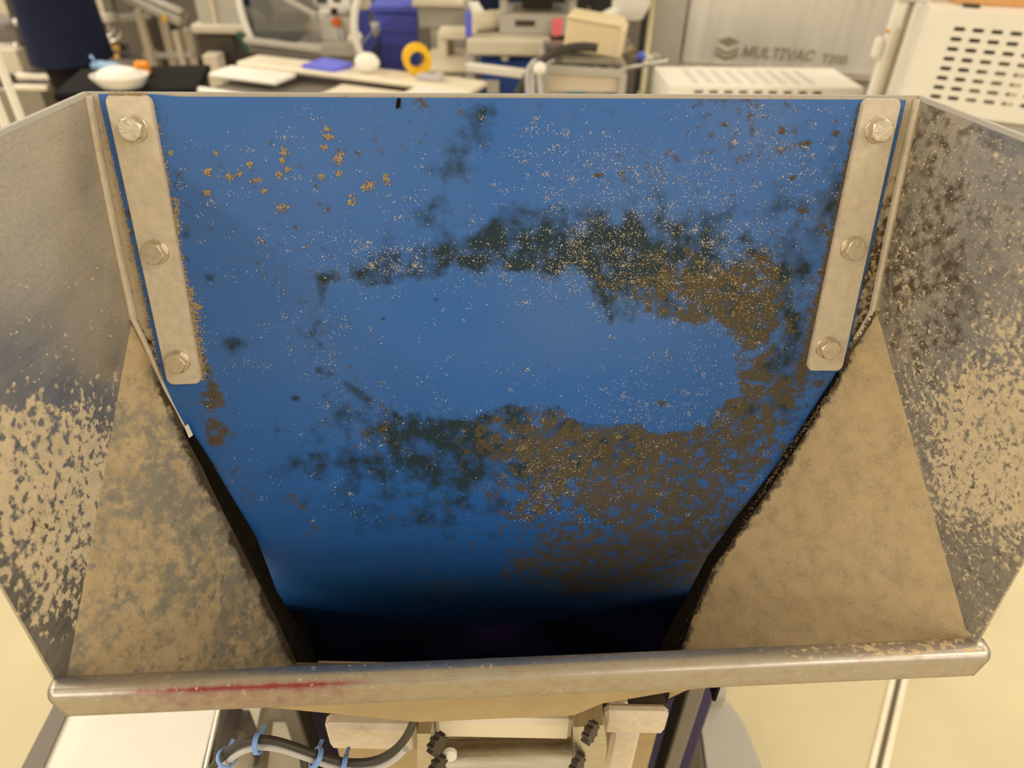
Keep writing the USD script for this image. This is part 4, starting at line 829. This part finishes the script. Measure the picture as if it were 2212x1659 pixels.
single('sensor_block', [box(-0.05, -0.02, 0, 0.03, 0.02, 0.02, 0.004), box(0.02, -0.02, 0, 0.045, 0.02, 0.028, 0.004)], 'cable_grey', 'small pale block on the belt, right of the yellow tape', 'block', loc=on_pc(0.31, 0.08, 0.0005), rz=RZ)

# wrapping machine with round clear guards, control cabinet
t = bgthing('wrapping_machine', 'wrapping machine with round clear guards and cream control cabinet', 'machine', 700, 90, 3.3)
def arc3(c, r, a0, a1, y, n=24): aa = np.radians(np.linspace(a0, a1, n)); C = W(*c, y); return np.stack([C[0] + r * np.cos(aa), np.full(n, y), C[2] + r * np.sin(aa)], 1)
gu = arc3((715, 12), 0.375, 202, 105, 3.25); t.add('guard_rim', sweep(np.vstack([[gu[0] + [0.02, 0, -0.03]], gu]), 0.013, 10), 'white', world=True)
def shell(path, w, m, name):
    V = np.vstack([path, path + [0, w, 0]]); n = len(path); F = []
    for i in range(n - 1): F += [(i, i + 1, n + i + 1), (i, n + i + 1, n + i)]
    s = trimesh.Trimesh(V, F, process=False); s2 = s.copy(); s2.vertices = s.vertices + s.vertex_normals * 0.003; s2.invert(); t.add(name, [s, s2], m, smooth=True, world=True)
shell(np.vstack([[gu[0] + [0.02, 0, -0.03]], gu]), 0.40, 'clear_plastic', 'guard')
x0, x1, z0, z1 = rect(545, -20, 690, 95, 3.26); t.add('guard_front', box(x0, 3.26, z0, x1, 3.264, z1), 'clear_plastic', smooth=False, world=True)
gu = arc3((905, 70), 0.265, 205, 100, 3.2); t.add('guard_rim', sweep(gu, 0.015, 10), 'white', world=True); shell(gu, 0.35, 'clear_plastic', 'guard')
t.add('guard_rail', beam(W(530, 86, 3.2), W(695, 108, 3.1), 0.03, 0.022), 'frame_light', world=True); t.add('lower_rail', beam(W(540, 104, 3.22), W(690, 122, 3.1), 0.02, 0.03), 'frame_grey', world=True); t.add('guard_strut', beam(W(612, -6, 3.22), W(682, 32, 3.22), 0.02, 0.02), 'frame_light', world=True)
t.add('cabinet', fbox(672, 36, 735, 98, 3.32, 0.25), 'white', world=True); t.add('cabinet_side', fbox(735, 36, 776, 98, 3.325, 0.25), 'grey_beige', world=True); t.add('deck', fbox(640, 94, 780, 122, 3.25, 0.5), 'frame_light', world=True)
P = W(728, 46, 3.32); t.add('emergency_button', lathe([(0, 0), (0.012, 0), (0.018, 0.01), (0.018, 0.022), (0.012, 0.028), (0, 0.028)], 24).apply_transform(frame_of(P, [1, 0, 0], [0, -1, 0])), 'orange_red', world=True, label='orange red push button')
t.add('white_strip', fbox(730, 60, 744, 92, 3.31, 0.01), 'cable_grey', world=True); t.add('warning_tag', fbox(662, 48, 672, 68, 3.3, 0.01), 'yellow', world=True)
t.add('screen_box', fbox(672, -60, 755, 18, 3.3, 0.12), 'white', world=True); t.add('screen', fbox(682, -50, 704, 8, 3.295, 0.01), 'screen', world=True); t.add('screen', fbox(716, -50, 734, 6, 3.295, 0.01), 'screen', world=True)
t.add('side_box', fbox(756, -60, 790, 22, 3.34, 0.1), 'grey_beige', world=True); t.add('side_box_slot', fbox(764, 0, 780, 9, 3.335, 0.01), 'black', world=True); t.add('neck', fbox(714, 16, 726, 38, 3.36, 0.04), 'iron_dark', world=True)
t.add('turntable', fbox(750, 76, 776, 96, 3.2, 0.08, 0.01), 'cream', world=True); x0, x1, z0, z1 = rect(640, 94, 780, 122, 3.25); t.add('base', box(x0, 3.3, 0, x1, 3.75, z0, 0.01), 'steel_dark', world=True)
x0, x1, z0, z1 = rect(545, -20, 640, 95, 3.3); t.add('film_carriage', box(x0 + 0.03, 3.45, z0 - 0.03, x1, 3.65, z0 + 0.1, 0.02), 'motor_grey', world=True); t.add('base', box(x0, 3.35, 0, x1, 3.72, z0 - 0.03, 0.01), 'steel_dark', world=True)

# stack of blue crates
x0, x1, z0, z1 = rect(808, 10, 905, 98, 3.85)
for i in range(3):
    zb, ze = i * z1 / 3.0, (i + 1) * z1 / 3.0 - 0.004
    t = Thing('blue_crate', 'blue plastic crate, %s of the stack behind the round guard' % ('lowest', 'middle one', 'topmost')[i], 'crate', loc=((x0 + x1) / 2, 4.05, zb), group='stacked blue crates'); hx = (x1 - x0) / 2; hz = ze - zb
    t.add('body', box(-hx, -0.2, 0, hx, 0.2, hz * 0.9, 0.01), 'violet_blue'); t.add('rim', box(-hx - 0.012, -0.212, hz * 0.9, hx + 0.012, 0.212, hz, 0.005), 'violet_blue')
    for j in range(3): t.add('rib', box(-hx + 0.01, -0.208, hz * (0.2 + 0.22 * j), hx - 0.01, -0.2, hz * (0.26 + 0.22 * j)), 'violet_blue')

# steel cabinet with tray edge and papers
t = bgthing('steel_cabinet', 'square brushed steel cabinet behind the cream plates', 'cabinet', 955, 80, 3.5)
x0, x1, z0, z1 = rect(905, 14, 1008, 136, 3.5); t.add('body', box(x0, 3.5, 0, x1, 3.95, z1, 0.006), 'frame_light', world=True); t.add('top_edge', box(x0 - 0.02, 3.47, z1, x1 - 0.01, 3.97, z1 + 0.03, 0.006), 'cream', world=True)
t.add('seam', fbox(906, 60, 1004, 63, 3.498, 0.004, 0), 'steel_dark', world=True); t.add('side_shadow_panel', fbox(905, 64, 930, 136, 3.492, 0.006, 0), 'frame_grey', world=True)
P = W(1030, 28, 3.45); t2 = Thing('clipboard', 'white papers on a tilted clipboard beside the steel cabinet', 'papers', loc=(P[0], P[1], 0)); pp = [W(1012, 4, 3.46), W(1032, 2, 3.50), W(1056, 40, 3.42), W(1034, 46, 3.39)]
nn = np.cross(pp[1] - pp[0], pp[3] - pp[0]); nn /= np.linalg.norm(nn); t2.add('sheet', hull_pts([p for p in pp] + [p + nn * 0.008 for p in pp]), 'white_belt', world=True); t2.add('stand', beam([P[0] + 0.02, P[1] + 0.03, 0], np.mean(pp, 0) + [0, 0.03, -0.01], 0.03, 0.03), 'frame_grey', world=True); t2.add('stand_foot', box(-0.03, -0.03, 0, 0.07, 0.08, 0.02, 0.004), 'frame_grey')
t = bgthing('cream_stand', 'cream angled block standing on cream plates', 'stand', 975, 110, 3.15)
t.add('upright', fbox(946, 72, 966, 134, 3.2, 0.1), 'cream', world=True); t.add('top_bar', fbox(946, 68, 1006, 86, 3.19, 0.12), 'cream', world=True); t.add('inner_face', fbox(966, 86, 982, 134, 3.28, 0.02), 'box_beige', world=True)
x0, x1, z0, z1 = rect(918, 134, 1010, 150, 3.1); t.add('plate', box(x0, 3.0, z1 - 0.02, x1, 3.35, z1, 0.006), 'cream', world=True); t.add('plate', box(x0 + 0.01, 2.9, z1 - 0.05, x1 - 0.01, 3.2, z1 - 0.03, 0.006), 'cream', world=True); t.add('post', box((x0 + x1) / 2 - 0.05, 3.05, 0, (x0 + x1) / 2 + 0.05, 3.15, z1 - 0.05, 0.005), 'frame_grey', world=True)

# work table with press
t = bgthing('work_table', 'cream work table with bluish steel legs and low rail', 'table', 1090, 105, 2.95)
x0, x1, z0, z1 = rect(1008, 86, 1190, 122, 2.9); t.add('top', box(x0, 2.9, z0, x1, 3.35, z1, 0.008), 'grey_beige', world=True); ztab = z1
for px_ in (1016, 1178):
    for yy in (2.93, 3.31): P = W(px_, 140, 2.93); t.add('leg', box(P[0] - 0.018, yy - 0.018, 0, P[0] + 0.018, yy + 0.018, z0, 0.003), 'frame_light', world=True)
P0_, P1_ = W(1008, 144, 2.88), W(1138, 160, 2.80); t.add('low_rail', beam(P0_, P1_, 0.03, 0.03), 'white', world=True); 
t.add('foot_knob', fbox(1082, 120, 1100, 134, 2.92, 0.03, 0.01), 'cream', world=True)
Q = W(1012, 80, 2.93); dt = Thing('corner_block', 'blue upright block at the left end of the work table', 'block', loc=(Q[0], 2.93, ztab))
dt.add('edge', box(-0.012, 0, 0, 0.012, 0.03, 0.085, 0.004), 'violet_blue'); dt.add('back', box(-0.012, 0.032, 0, 0.012, 0.05, 0.07, 0.003), 'black')
P = W(1068, 68, 3.05); single('paper_roll', cyl((-0.05, -0.02, 0.035), (0.05, 0.045, 0.035), 0.035, 24), 'cream', 'cream paper roll on the work table, left of the press', 'roll', loc=(P[0] - 0.03, P[1], ztab))
t = Thing('steel_press', 'small steel press with a flat roof on the work table', 'press', loc=(W(1160, 60, 3.05)[0], 3.10, ztab)); S_ = 1.0
t.add('body', box(-0.145, -0.10, 0.0, 0.145, 0.16, 0.072, 0.004), 'frame_light'); t.add('slot', box(-0.085, -0.103, 0.03, -0.01, -0.098, 0.05), 'iron_dark'); t.add('roof', box(-0.165, -0.14, 0.135, 0.165, 0.19, 0.150, 0.004), 'cream')
for x in (-0.13, 0.13):
    for y in (-0.09, 0.14): t.add('post', box(x - 0.014, y - 0.014, 0.072, x + 0.014, y + 0.014, 0.135, 0.002), 'frame_light')
t.add('roof_plate', box(-0.07, -0.05, 0.150, 0.12, 0.12, 0.165, 0.004), 'white'); t.add('inner_block', box(-0.06, 0.0, 0.072, 0.06, 0.12, 0.12, 0.004), 'iron_dark')
P = W(1205, 62, 2.96); single('pink_note', box(-0.022, 0, 0, 0.022, 0.003, 0.062), 'pink', 'pink paper note on the right side of the press', 'note', loc=(P[0], 2.985, ztab), rz=0.5, smooth=False)
t = bgthing('blue_bin', 'bright blue bin with a white label below the work table', 'bin', 1095, 175, 3.05); x0, x1, z0, z1 = rect(1042, 128, 1146, 215, 3.02)
t.add('body', hull_pts([(x, y, 0) for x in (x0 + .03, x1 - .03) for y in (3.05, 3.28)] + [(x, y, z1 - 0.02) for x in (x0, x1) for y in (3.02, 3.29)]), 'blue_plastic', world=True); t.add('rim', box(x0 - 0.008, 3.01, z1 - 0.02, x1 + 0.008, 3.30, z1, 0.004), 'blue_plastic', world=True); t.add('label_sheet', fbox(1052, 174, 1078, 202, 3.005, 0.012, 0), 'white', world=True)

# control box, dish, pot, cable loop, acrylic cage
zcage = rect(1178, 150, 1345, 186, 2.45)[3] + 0.0185; P = W(1283, 75, 2.62); t = Thing('control_box', 'beige control box on a short dark arm above the clear cage', 'control box', loc=(P[0], P[1], 0), rz=-0.22); zc2 = P[2]; k = kpx(P)
cb = box(-58 * k, -0.05, -34 * k, 58 * k, 0.07, 34 * k, 0.008); cb.apply_transform(trimesh.transformations.rotation_matrix(0.10, [0, 1, 0])); cb.apply_translation([0, 0, zc2]); t.add('box', cb, 'box_beige')
lid = box(-59 * k, -0.056, 26 * k, 59 * k, 0.076, 37 * k, 0.006); lid.apply_transform(trimesh.transformations.rotation_matrix(0.10, [0, 1, 0])); lid.apply_translation([0, 0, zc2]); t.add('lid', lid, 'box_beige')
cap = box(52 * k, -0.055, -36 * k, 66 * k, 0.075, 30 * k, 0.008); cap.apply_transform(trimesh.transformations.rotation_matrix(0.10, [0, 1, 0])); cap.apply_translation([0, 0, zc2]); t.add('end_cap', cap, 'box_beige')
t.add('arm', box(-0.03, -0.01, zc2 - 34 * k - 0.022, 0.09, 0.05, zc2 - 34 * k - 0.004, 0.004), 'black'); t.add('post', box(0.01, 0.0, zcage, 0.06, 0.04, zc2 - 34 * k - 0.02, 0.004), 'black')
P = W(1372, 84, 2.85); t = Thing('dish', 'round steel dish with pale rim, right of the control box', 'dish', loc=(P[0], P[1], 0)); 
d = lathe([(0, -0.05), (0.04, -0.045), (0.072, 0.0), (0.076, 0.0), (0.044, -0.05), (0, -0.056)], 32); d.apply_transform(trimesh.transformations.rotation_matrix(0.9, [0, 1, 0.2])); d.apply_translation([-0.03, 0, P[2]]); t.add('bowl', d, 'steel_bright', smooth=30); t.add('bowl_post', box(-0.06, 0.0, 0, -0.03, 0.03, P[2] - 0.03, 0.003), 'steel_dark'); t.add('foot', box(-0.12, -0.08, 0, 0.04, 0.1, 0.02, 0.004), 'steel_dark')
P = W(1360, 40, 3.1); t = Thing('white_pot', 'cream white vessel with a pouring spout on a stand', 'vessel', loc=(P[0], P[1], 0)); zz = P[2]
t.add('vessel_body', lathe([(0, zz), (0.05, zz), (0.075, zz + 0.05), (0.07, zz + 0.15), (0.05, zz + 0.17), (0, zz + 0.17)], 32), 'white', smooth=30); t.add('spout', cyl((-0.04, -0.02, zz + 0.03), (-0.12, -0.04, zz + 0.005), 0.028, 16, 0.016), 'white'); t.add('stand', box(-0.04, -0.04, 0, 0.04, 0.04, zz, 0.005), 'frame_grey'); t.add('foot', box(-0.1, -0.1, 0, 0.1, 0.1, 0.02, 0.004), 'frame_grey')
t = bgthing('acrylic_cage', 'low steel frame cage with clear panes, cyan parts inside', 'cage', 1300, 160, 2.55); x0, x1, z0, z1 = rect(1178, 150, 1345, 186, 2.45); zt_ = W(1300, 118, 2.75)[2]
t.add('top_frame', [beam((x0, 2.45, z1), (x1, 2.45, z1 - 0.01), 0.02, 0.025), beam((x0, 2.8, z1), (x1, 2.8, z1), 0.02, 0.025), beam((x0, 2.45, z1), (x0, 2.8, z1), 0.02, 0.025), beam((x1, 2.45, z1), (x1, 2.8, z1), 0.02, 0.025)], 'frame_light', world=True)
t.add('front_plate', box(x0 + 0.01, 2.455, z0 - 0.02, x1 - 0.01, 2.465, z1 - 0.012, 0.002), 'clamp_dusty', world=True); t.add('pane', box(x0, 2.45, z1 + 0.012, x1, 2.8, z1 + 0.018), 'clear_plastic', smooth=False, world=True)
for x in (x0, x1):
    for y in (2.45, 2.8): t.add('leg', box(x - 0.012, y - 0.012, 0, x + 0.012, y + 0.012, z1 - 0.012, 0.002), 'frame_light', world=True)
t0_ = t; t = bgthing('drive_housing', 'pale housing with two dark windows behind the clear cage', 'housing', 1312, 130, 2.9)
t.add('back_housing', fbox(1225, 108, 1338, 150, 2.86, 0.08), 'clamp_dusty', world=True); t.add('dark_window', fbox(1240, 126, 1285, 146, 2.853, 0.007), 'iron_dark', world=True); t.add('dark_window', fbox(1296, 130, 1330, 150, 2.853, 0.007), 'iron_dark', world=True)
t.add('housing_post', box(*(lambda r: (r[0], 2.865, 0, r[1], 2.93, r[2]))(rect(1300, 148, 1330, 150, 2.86))), 'frame_grey', world=True)
t = t0_; zsh = z0 - 0.07; t.add('shelf', box(x0, 2.46, zsh - 0.01, x1, 2.79, zsh, 0.002), 'frame_light', world=True); t.add('cyan_part', box(x0 + 0.08, 2.5, zsh, x0 + 0.14, 2.62, zsh + 0.06, 0.006), 'cyan', world=True); t.add('cyan_part', box(x1 - 0.03, 2.5, zsh, x1 - 0.005, 2.62, zsh + 0.05, 0.006), 'cyan', world=True); t = bgthing('lever_stand', 'thin lever with a round blue knob, right of the clear cage', 'lever', 1385, 135, 2.7); t.add('clear_lever', beam(W(1352, 148, 2.6), W(1442, 132, 2.7), 0.012, 0.012), 'steel', world=True)
P = W(1385, 122, 2.7); t.add('blue_knob', trimesh.creation.icosphere(2, 0.017).apply_translation(P), 'violet_blue', world=True); t.add('knob_stem', beam(P + [0.01, 0.02, 0], P + [0.06, 0.05, -0.02], 0.015, 0.015), 'white', world=True); t.add('lever_post', beam(P + [0.06, 0.05, 0.0], P * [1, 1, 0] + [0.06, 0.05, 0], 0.03, 0.03), 'frame_light', world=True)
t = bgthing('hose_bundle', 'looped dark hose and pale cables hanging beside the cage', 'hose', 1160, 150, 2.41)
t.add('hose', sweep(smooth_path([W(x, y, 2.39) for x, y in ((1105, 240), (1122, 195), (1150, 150), (1190, 118), (1240, 102), (1290, 104))], 40), 0.013, 10), 'cable_black', world=True)
for i, (xa, xb) in enumerate(((1142, 1140), (1152, 1150), (1164, 1166))): t.add('cable', sweep(smooth_path([W(xa + 30, 128, 2.41), W(xa, 150 + 4 * i, 2.38), W(xb, 190, 2.38), W(xb + 4, 235, 2.38), [W(xb + 4, 235, 2.38)[0], 2.38, 0.02]], 40), 0.009, 10), 'cable_grey', world=True)
t.add('clamp', trimesh.creation.icosphere(2, 0.02).apply_translation(W(1166, 148, 2.36)), 'white', world=True)

# tray sealer with brushed panel and lettering
P = W(1675, 150, 3.0); RZ = -0.24; k = kpx(P); zb = P[2]
ts_ = Thing('tray_sealer', 'large brushed steel tray sealing machine with dark lettering', 'machine', loc=(P[0], P[1], 0), rz=RZ)
hw = 200 * k
ts_.add('front_panel', box(-hw, 0, zb, hw, 0.02, zb + 0.62, 0.006), 'steel_panel'); ts_.add('body', box(-hw - 0.12, 0.022, 0.12, hw + 0.16, 0.7, zb + 0.66, 0.01), 'steel'); ts_.add('side_panel', box(-hw - 0.13, -0.01, zb - 0.3, -hw - 0.012, 0.02, zb + 0.62, 0.006), 'frame_light')
ts_.add('side_panel', box(hw + 0.02, 0.0, zb - 0.3, hw + 0.15, 0.02, zb + 0.62, 0.006), 'frame_light'); ts_.add('lower_panel', box(-hw, -0.002, 0.15, hw + 0.02, 0.018, zb - 0.016, 0.006), 'frame_light'); ts_.add('ledge', box(-hw - 0.01, -0.03, zb - 0.015, hw + 0.01, 0.02, zb - 0.001, 0.004), 'steel_bright')
for x in (-hw, hw):
    for y in (0.1, 0.6): ts_.add('foot', cyl((x, y, 0), (x, y, 0.12), 0.04, 16), 'steel_dark')
RX = trimesh.transformations.rotation_matrix(math.pi / 2, [1, 0, 0])
def letters(txt, h, x, z, sk=0.0, wd=0.2):
    m = meshkit.text_mesh(txt, h, 0.002, bold=True); m.vertices[:, 0] *= wd / m.bounds[1, 0]; m.vertices[:, 0] += m.vertices[:, 1] * sk; m.apply_transform(RX); m.apply_translation([x, -0.0005, z]); return m
zt0 = zb + 21 * k
ts_.add('lettering', letters('MULTIVAC', 21 * k, -78 * k, zt0, 0.15, 148 * k), 'print_grey', smooth=False, label='dark grey letters MULTIVAC'); ts_.add('lettering', letters('T200', 17 * k, 88 * k, zt0 - 1 * k, 0.0, 50 * k), 'print_grey', smooth=False, label='dark grey letters T200')
em = []
for dz, th in ((26, 0), (13, 6), (3, 8)):
    c = (-108 * k, zt0 + dz * k)
    pg = [(-24, 2), (0, 11), (24, 2), (0, -8)] if th == 0 else [(-24, 4), (0, -6), (24, 4), (24, 4 - th), (0, -6 - th), (-24, 4 - th)]
    q_ = prism(Polygon([(a * k, b * k) for a, b in pg]), 0.002); q_.apply_transform(RX); q_.apply_translation([c[0], -0.0005, c[1]]); em.append(q_)
ts_.add('emblem', em, 'print_grey', smooth=False, label='layered chevron emblem')

# slotted white cover in front of the sealer
def slotted(w, h, slots, th):
    pg = Polygon([(-w / 2, -h / 2), (w / 2, -h / 2), (w / 2, h / 2), (-w / 2, h / 2)])
    hs = [affinity.translate(Point(0, 0).buffer(1, quad_segs=3), 0, 0) for _ in ()]
    holes = []
    for x, y, a, b in slots:
        r = b / 2; s_ = sbox(x - a / 2 + r, y - 1e-5, x + a / 2 - r, y + 1e-5).buffer(r, quad_segs=3); holes.append(list(s_.exterior.coords))
    return trimesh.creation.extrude_polygon(Polygon(pg.exterior.coords, holes), th, engine='earcut')
P = W(1657, 190, 2.3); k = kpx(P); zc3 = P[2]; RZ = 0.04
t = Thing('slotted_cover', 'low white slotted cover in front of the lettered machine', 'cover', loc=(P[0], P[1], 0), rz=RZ); w = 424 * k; dpt = 0.25
fr = slotted(w, 0.10, [((-148 + 32.5 * i) * k, 0.05 - 9 * k, 21 * k, 7 * k) for i in range(9)], 0.003); fr.apply_transform(frame_of([0, 0, zc3 - 0.05], [1, 0, 0], [0, -1, 0])); t.add('front', fr, 'white', smooth=False)
tp = slotted(w, dpt, [((-148 + 32.5 * i) * k, -0.075 + 0.036 * j, 21 * k, 0.015) for i in range(9) for j in range(5)], 0.003); tp.apply_transform(frame_of([0, dpt / 2, zc3], [1, 0, 0], [0, 0, 1])); t.add('top', tp, 'white', smooth=False)
t.add('inner_box', box(-w / 2 + 0.004, 0.03, 0.14, w / 2 - 0.004, dpt, zc3 - 0.035, 0.002), 'steel_dark'); t.add('end_wall', box(-w / 2, 0, zc3 - 0.1, -w / 2 + 0.003, dpt, zc3), 'white'); t.add('end_wall', box(w / 2 - 0.003, 0, zc3 - 0.1, w / 2, dpt, zc3), 'white'); t.add('skirt', box(-w / 2, 0.0, 0.14, w / 2, 0.004, zc3 - 0.101), 'white', smooth=False)
for x in (-w / 2 + 0.05, w / 2 - 0.05):
    for y in (0.06, dpt - 0.04): t.add('foot', cyl((x, y, 0), (x, y, 0.142), 0.025, 14), 'steel_dark')

# white frame post and perforated guard
P = W(1940, 110, 2.12); t = Thing('frame_post', 'white square frame post with latch left of the perforated guard', 'post', loc=(P[0], P[1], 0), rz=-0.35); k = kpx(P)
t.add('post', box(-34 * k, -0.02, 0, -8 * k, 0.04, 1.26, 0.006), 'white'); t.add('post', box(2 * k, -0.03, 0, 27 * k, 0.03, 1.26, 0.006), 'white'); t.add('groove', box(-8 * k, 0.0, 0.02, 2 * k, 0.03, 1.25), 'clamp_dusty'); zl = P[2]
t.add('post_cap', box(-36 * k, -0.032, 1.26, 31 * k, 0.042, 1.275, 0.004), 'white'); t.add('latch', box(-52 * k, -0.03, zl - 0.02, -34 * k, 0.02, zl + 0.03, 0.006), 'white'); t.add('latch_dot', trimesh.creation.icosphere(1, 0.005).apply_translation([-35 * k, -0.021, zl + 0.05]), 'orange'); t.add('inset', box(-20 * k, -0.024, zl - 0.2, -10 * k, -0.018, zl + 0.06, 0.002), 'grey_beige')
RZ = -0.38; P = W(2100, 139, 1.93); t = Thing('perforated_guard', 'cream machine guard with rows of dark slots at upper right', 'machine guard', loc=(P[0], P[1], 0), rz=RZ)
zt4, zb4, xl4, xr4 = 1.262, 1.018, -0.138, 0.56
xm, zm = (xl4 + xr4) / 2, (zt4 + zb4) / 2
slots = [(-0.0557 + 0.0413 * c - xm, 1.2212 - 0.0228 * r - zm, 0.0268, 0.0096) for r in range(8) for c in range(14)]
pn = slotted(xr4 - xl4, zt4 - zb4, slots, 0.003); pn.apply_transform(frame_of([xm, 0, zm], [1, 0, 0], [0, -1, 0])); t.add('slotted_panel', pn, 'white', smooth=False)
t.add('lower_panel', box(xl4, 0.012, 0.06, xr4, 0.018, zb4 - 0.004, 0.002), 'frame_light'); t.add('top_plate', box(xl4, 0.003, zt4 - 0.004, xr4, 0.42, zt4, 0.001), 'white')
t.add('side_plate', box(xl4, 0.0, zb4, xl4 + 0.003, 0.42, zt4 - 0.005), 'white'); t.add('back_plate', box(xl4, 0.42, 0.06, xr4, 0.425, zt4, 0.001), 'steel_dark')
t.add('inner_unit', box(0.02, 0.07, zb4 - 0.2, 0.14, 0.2, zb4 + 0.13, 0.02), 'steel', label='grey machine part glimpsed through the slots'); t.add('inner_floor', box(xl4 + 0.01, 0.03, zb4 - 0.21, xr4 - 0.01, 0.415, zb4 - 0.2), 'steel_dark')
t.add('top_hinge', box(-0.06, 0.05, zt4, -0.02, 0.07, zt4 + 0.008, 0.003), 'iron_dark')
for x in (xl4 + 0.06, xr4 - 0.06):
    for y in (0.05, 0.37): t.add('foot', cyl((x, y, 0), (x, y, 0.06), 0.03, 14), 'steel_dark')
Q = W(2066, 32, 2.02); bx = Thing('cardboard_box', 'brown cardboard box with red print on top of the perforated guard', 'box', loc=(Q[0], Q[1] + 0.02, zt4), rz=-0.2)
bx.add('carton', box(0, 0, 0, 0.40, 0.26, 0.20, 0.003), 'cardboard'); bx.add('flap', box(0.002, 0.002, 0.20, 0.398, 0.128, 0.203, 0.001), 'cardboard'); bx.add('flap', box(0.002, 0.132, 0.20, 0.398, 0.258, 0.203, 0.001), 'cardboard')
star = Polygon([(0.022 * (1 if i_ % 2 else 0.5) * math.cos(i_ * math.pi / 7), 0.022 * (1 if i_ % 2 else 0.5) * math.sin(i_ * math.pi / 7)) for i_ in range(14)])
bx.add('print', prism(star, 0.0006).apply_transform(frame_of([0.10, 0, 0.048], [1, 0, 0], [0, -1, 0])), 'red_print', smooth=False, label='red printed mark')

# dark things far behind
def clutter(name, label, cat, px0, px1, ytop, y, dy, m, extra=None):
    x0, x1, z0, z1 = rect(px0, ytop, px1, ytop + 60, y); t = Thing(name, label, cat, loc=((x0 + x1) / 2, y + dy / 2, 0)); hx = (x1 - x0) / 2
    t.add('body', box(-hx, -dy / 2, 0.08, hx, dy / 2, z1, 0.012), m); t.add('door_panel', box(-hx + 0.03, -dy / 2 - 0.012, 0.14, -0.004, -dy / 2, z1 - 0.05, 0.004), m); t.add('door_panel', box(0.004, -dy / 2 - 0.012, 0.14, hx - 0.03, -dy / 2, z1 - 0.05, 0.004), m)
    t.add('handle', box(-0.03, -dy / 2 - 0.03, z1 * 0.5, -0.015, -dy / 2 - 0.012, z1 * 0.5 + 0.12, 0.003), 'steel'); t.add('plinth', box(-hx + 0.02, -dy / 2 + 0.02, 0, hx - 0.02, dy / 2 - 0.02, 0.08), 'black')
clutter('tool_cupboard', 'dark steel cupboard far behind the tilted chute', 'cupboard', 200, 270, -120, 6.1, 0.6, 'steel_dark')
clutter('tool_cupboard', 'brown grey cupboard far behind the translucent bin', 'cupboard', 335, 540, -140, 6.6, 0.6, 'frame_grey')
clutter('tool_cupboard', 'grey cupboard far behind the control cabinet', 'cupboard', 545, 800, -120, 6.4, 0.6, 'frame_grey')
clutter('tool_cupboard', 'dark navy cupboard far behind the work table', 'cupboard', 985, 1150, -140, 5.6, 0.5, 'navy')
clutter('tool_cupboard', 'black cupboard far behind the control box', 'cupboard', 1155, 1420, -140, 5.8, 0.5, 'black')
clutter('tool_cupboard', 'grey cupboard far behind the blue crates', 'cupboard', 805, 980, -100, 6.0, 0.5, 'frame_grey')
clutter('tool_cupboard', 'long dark cupboard far behind the person', 'cupboard', -150, 120, -140, 6.6, 0.6, 'steel_dark')
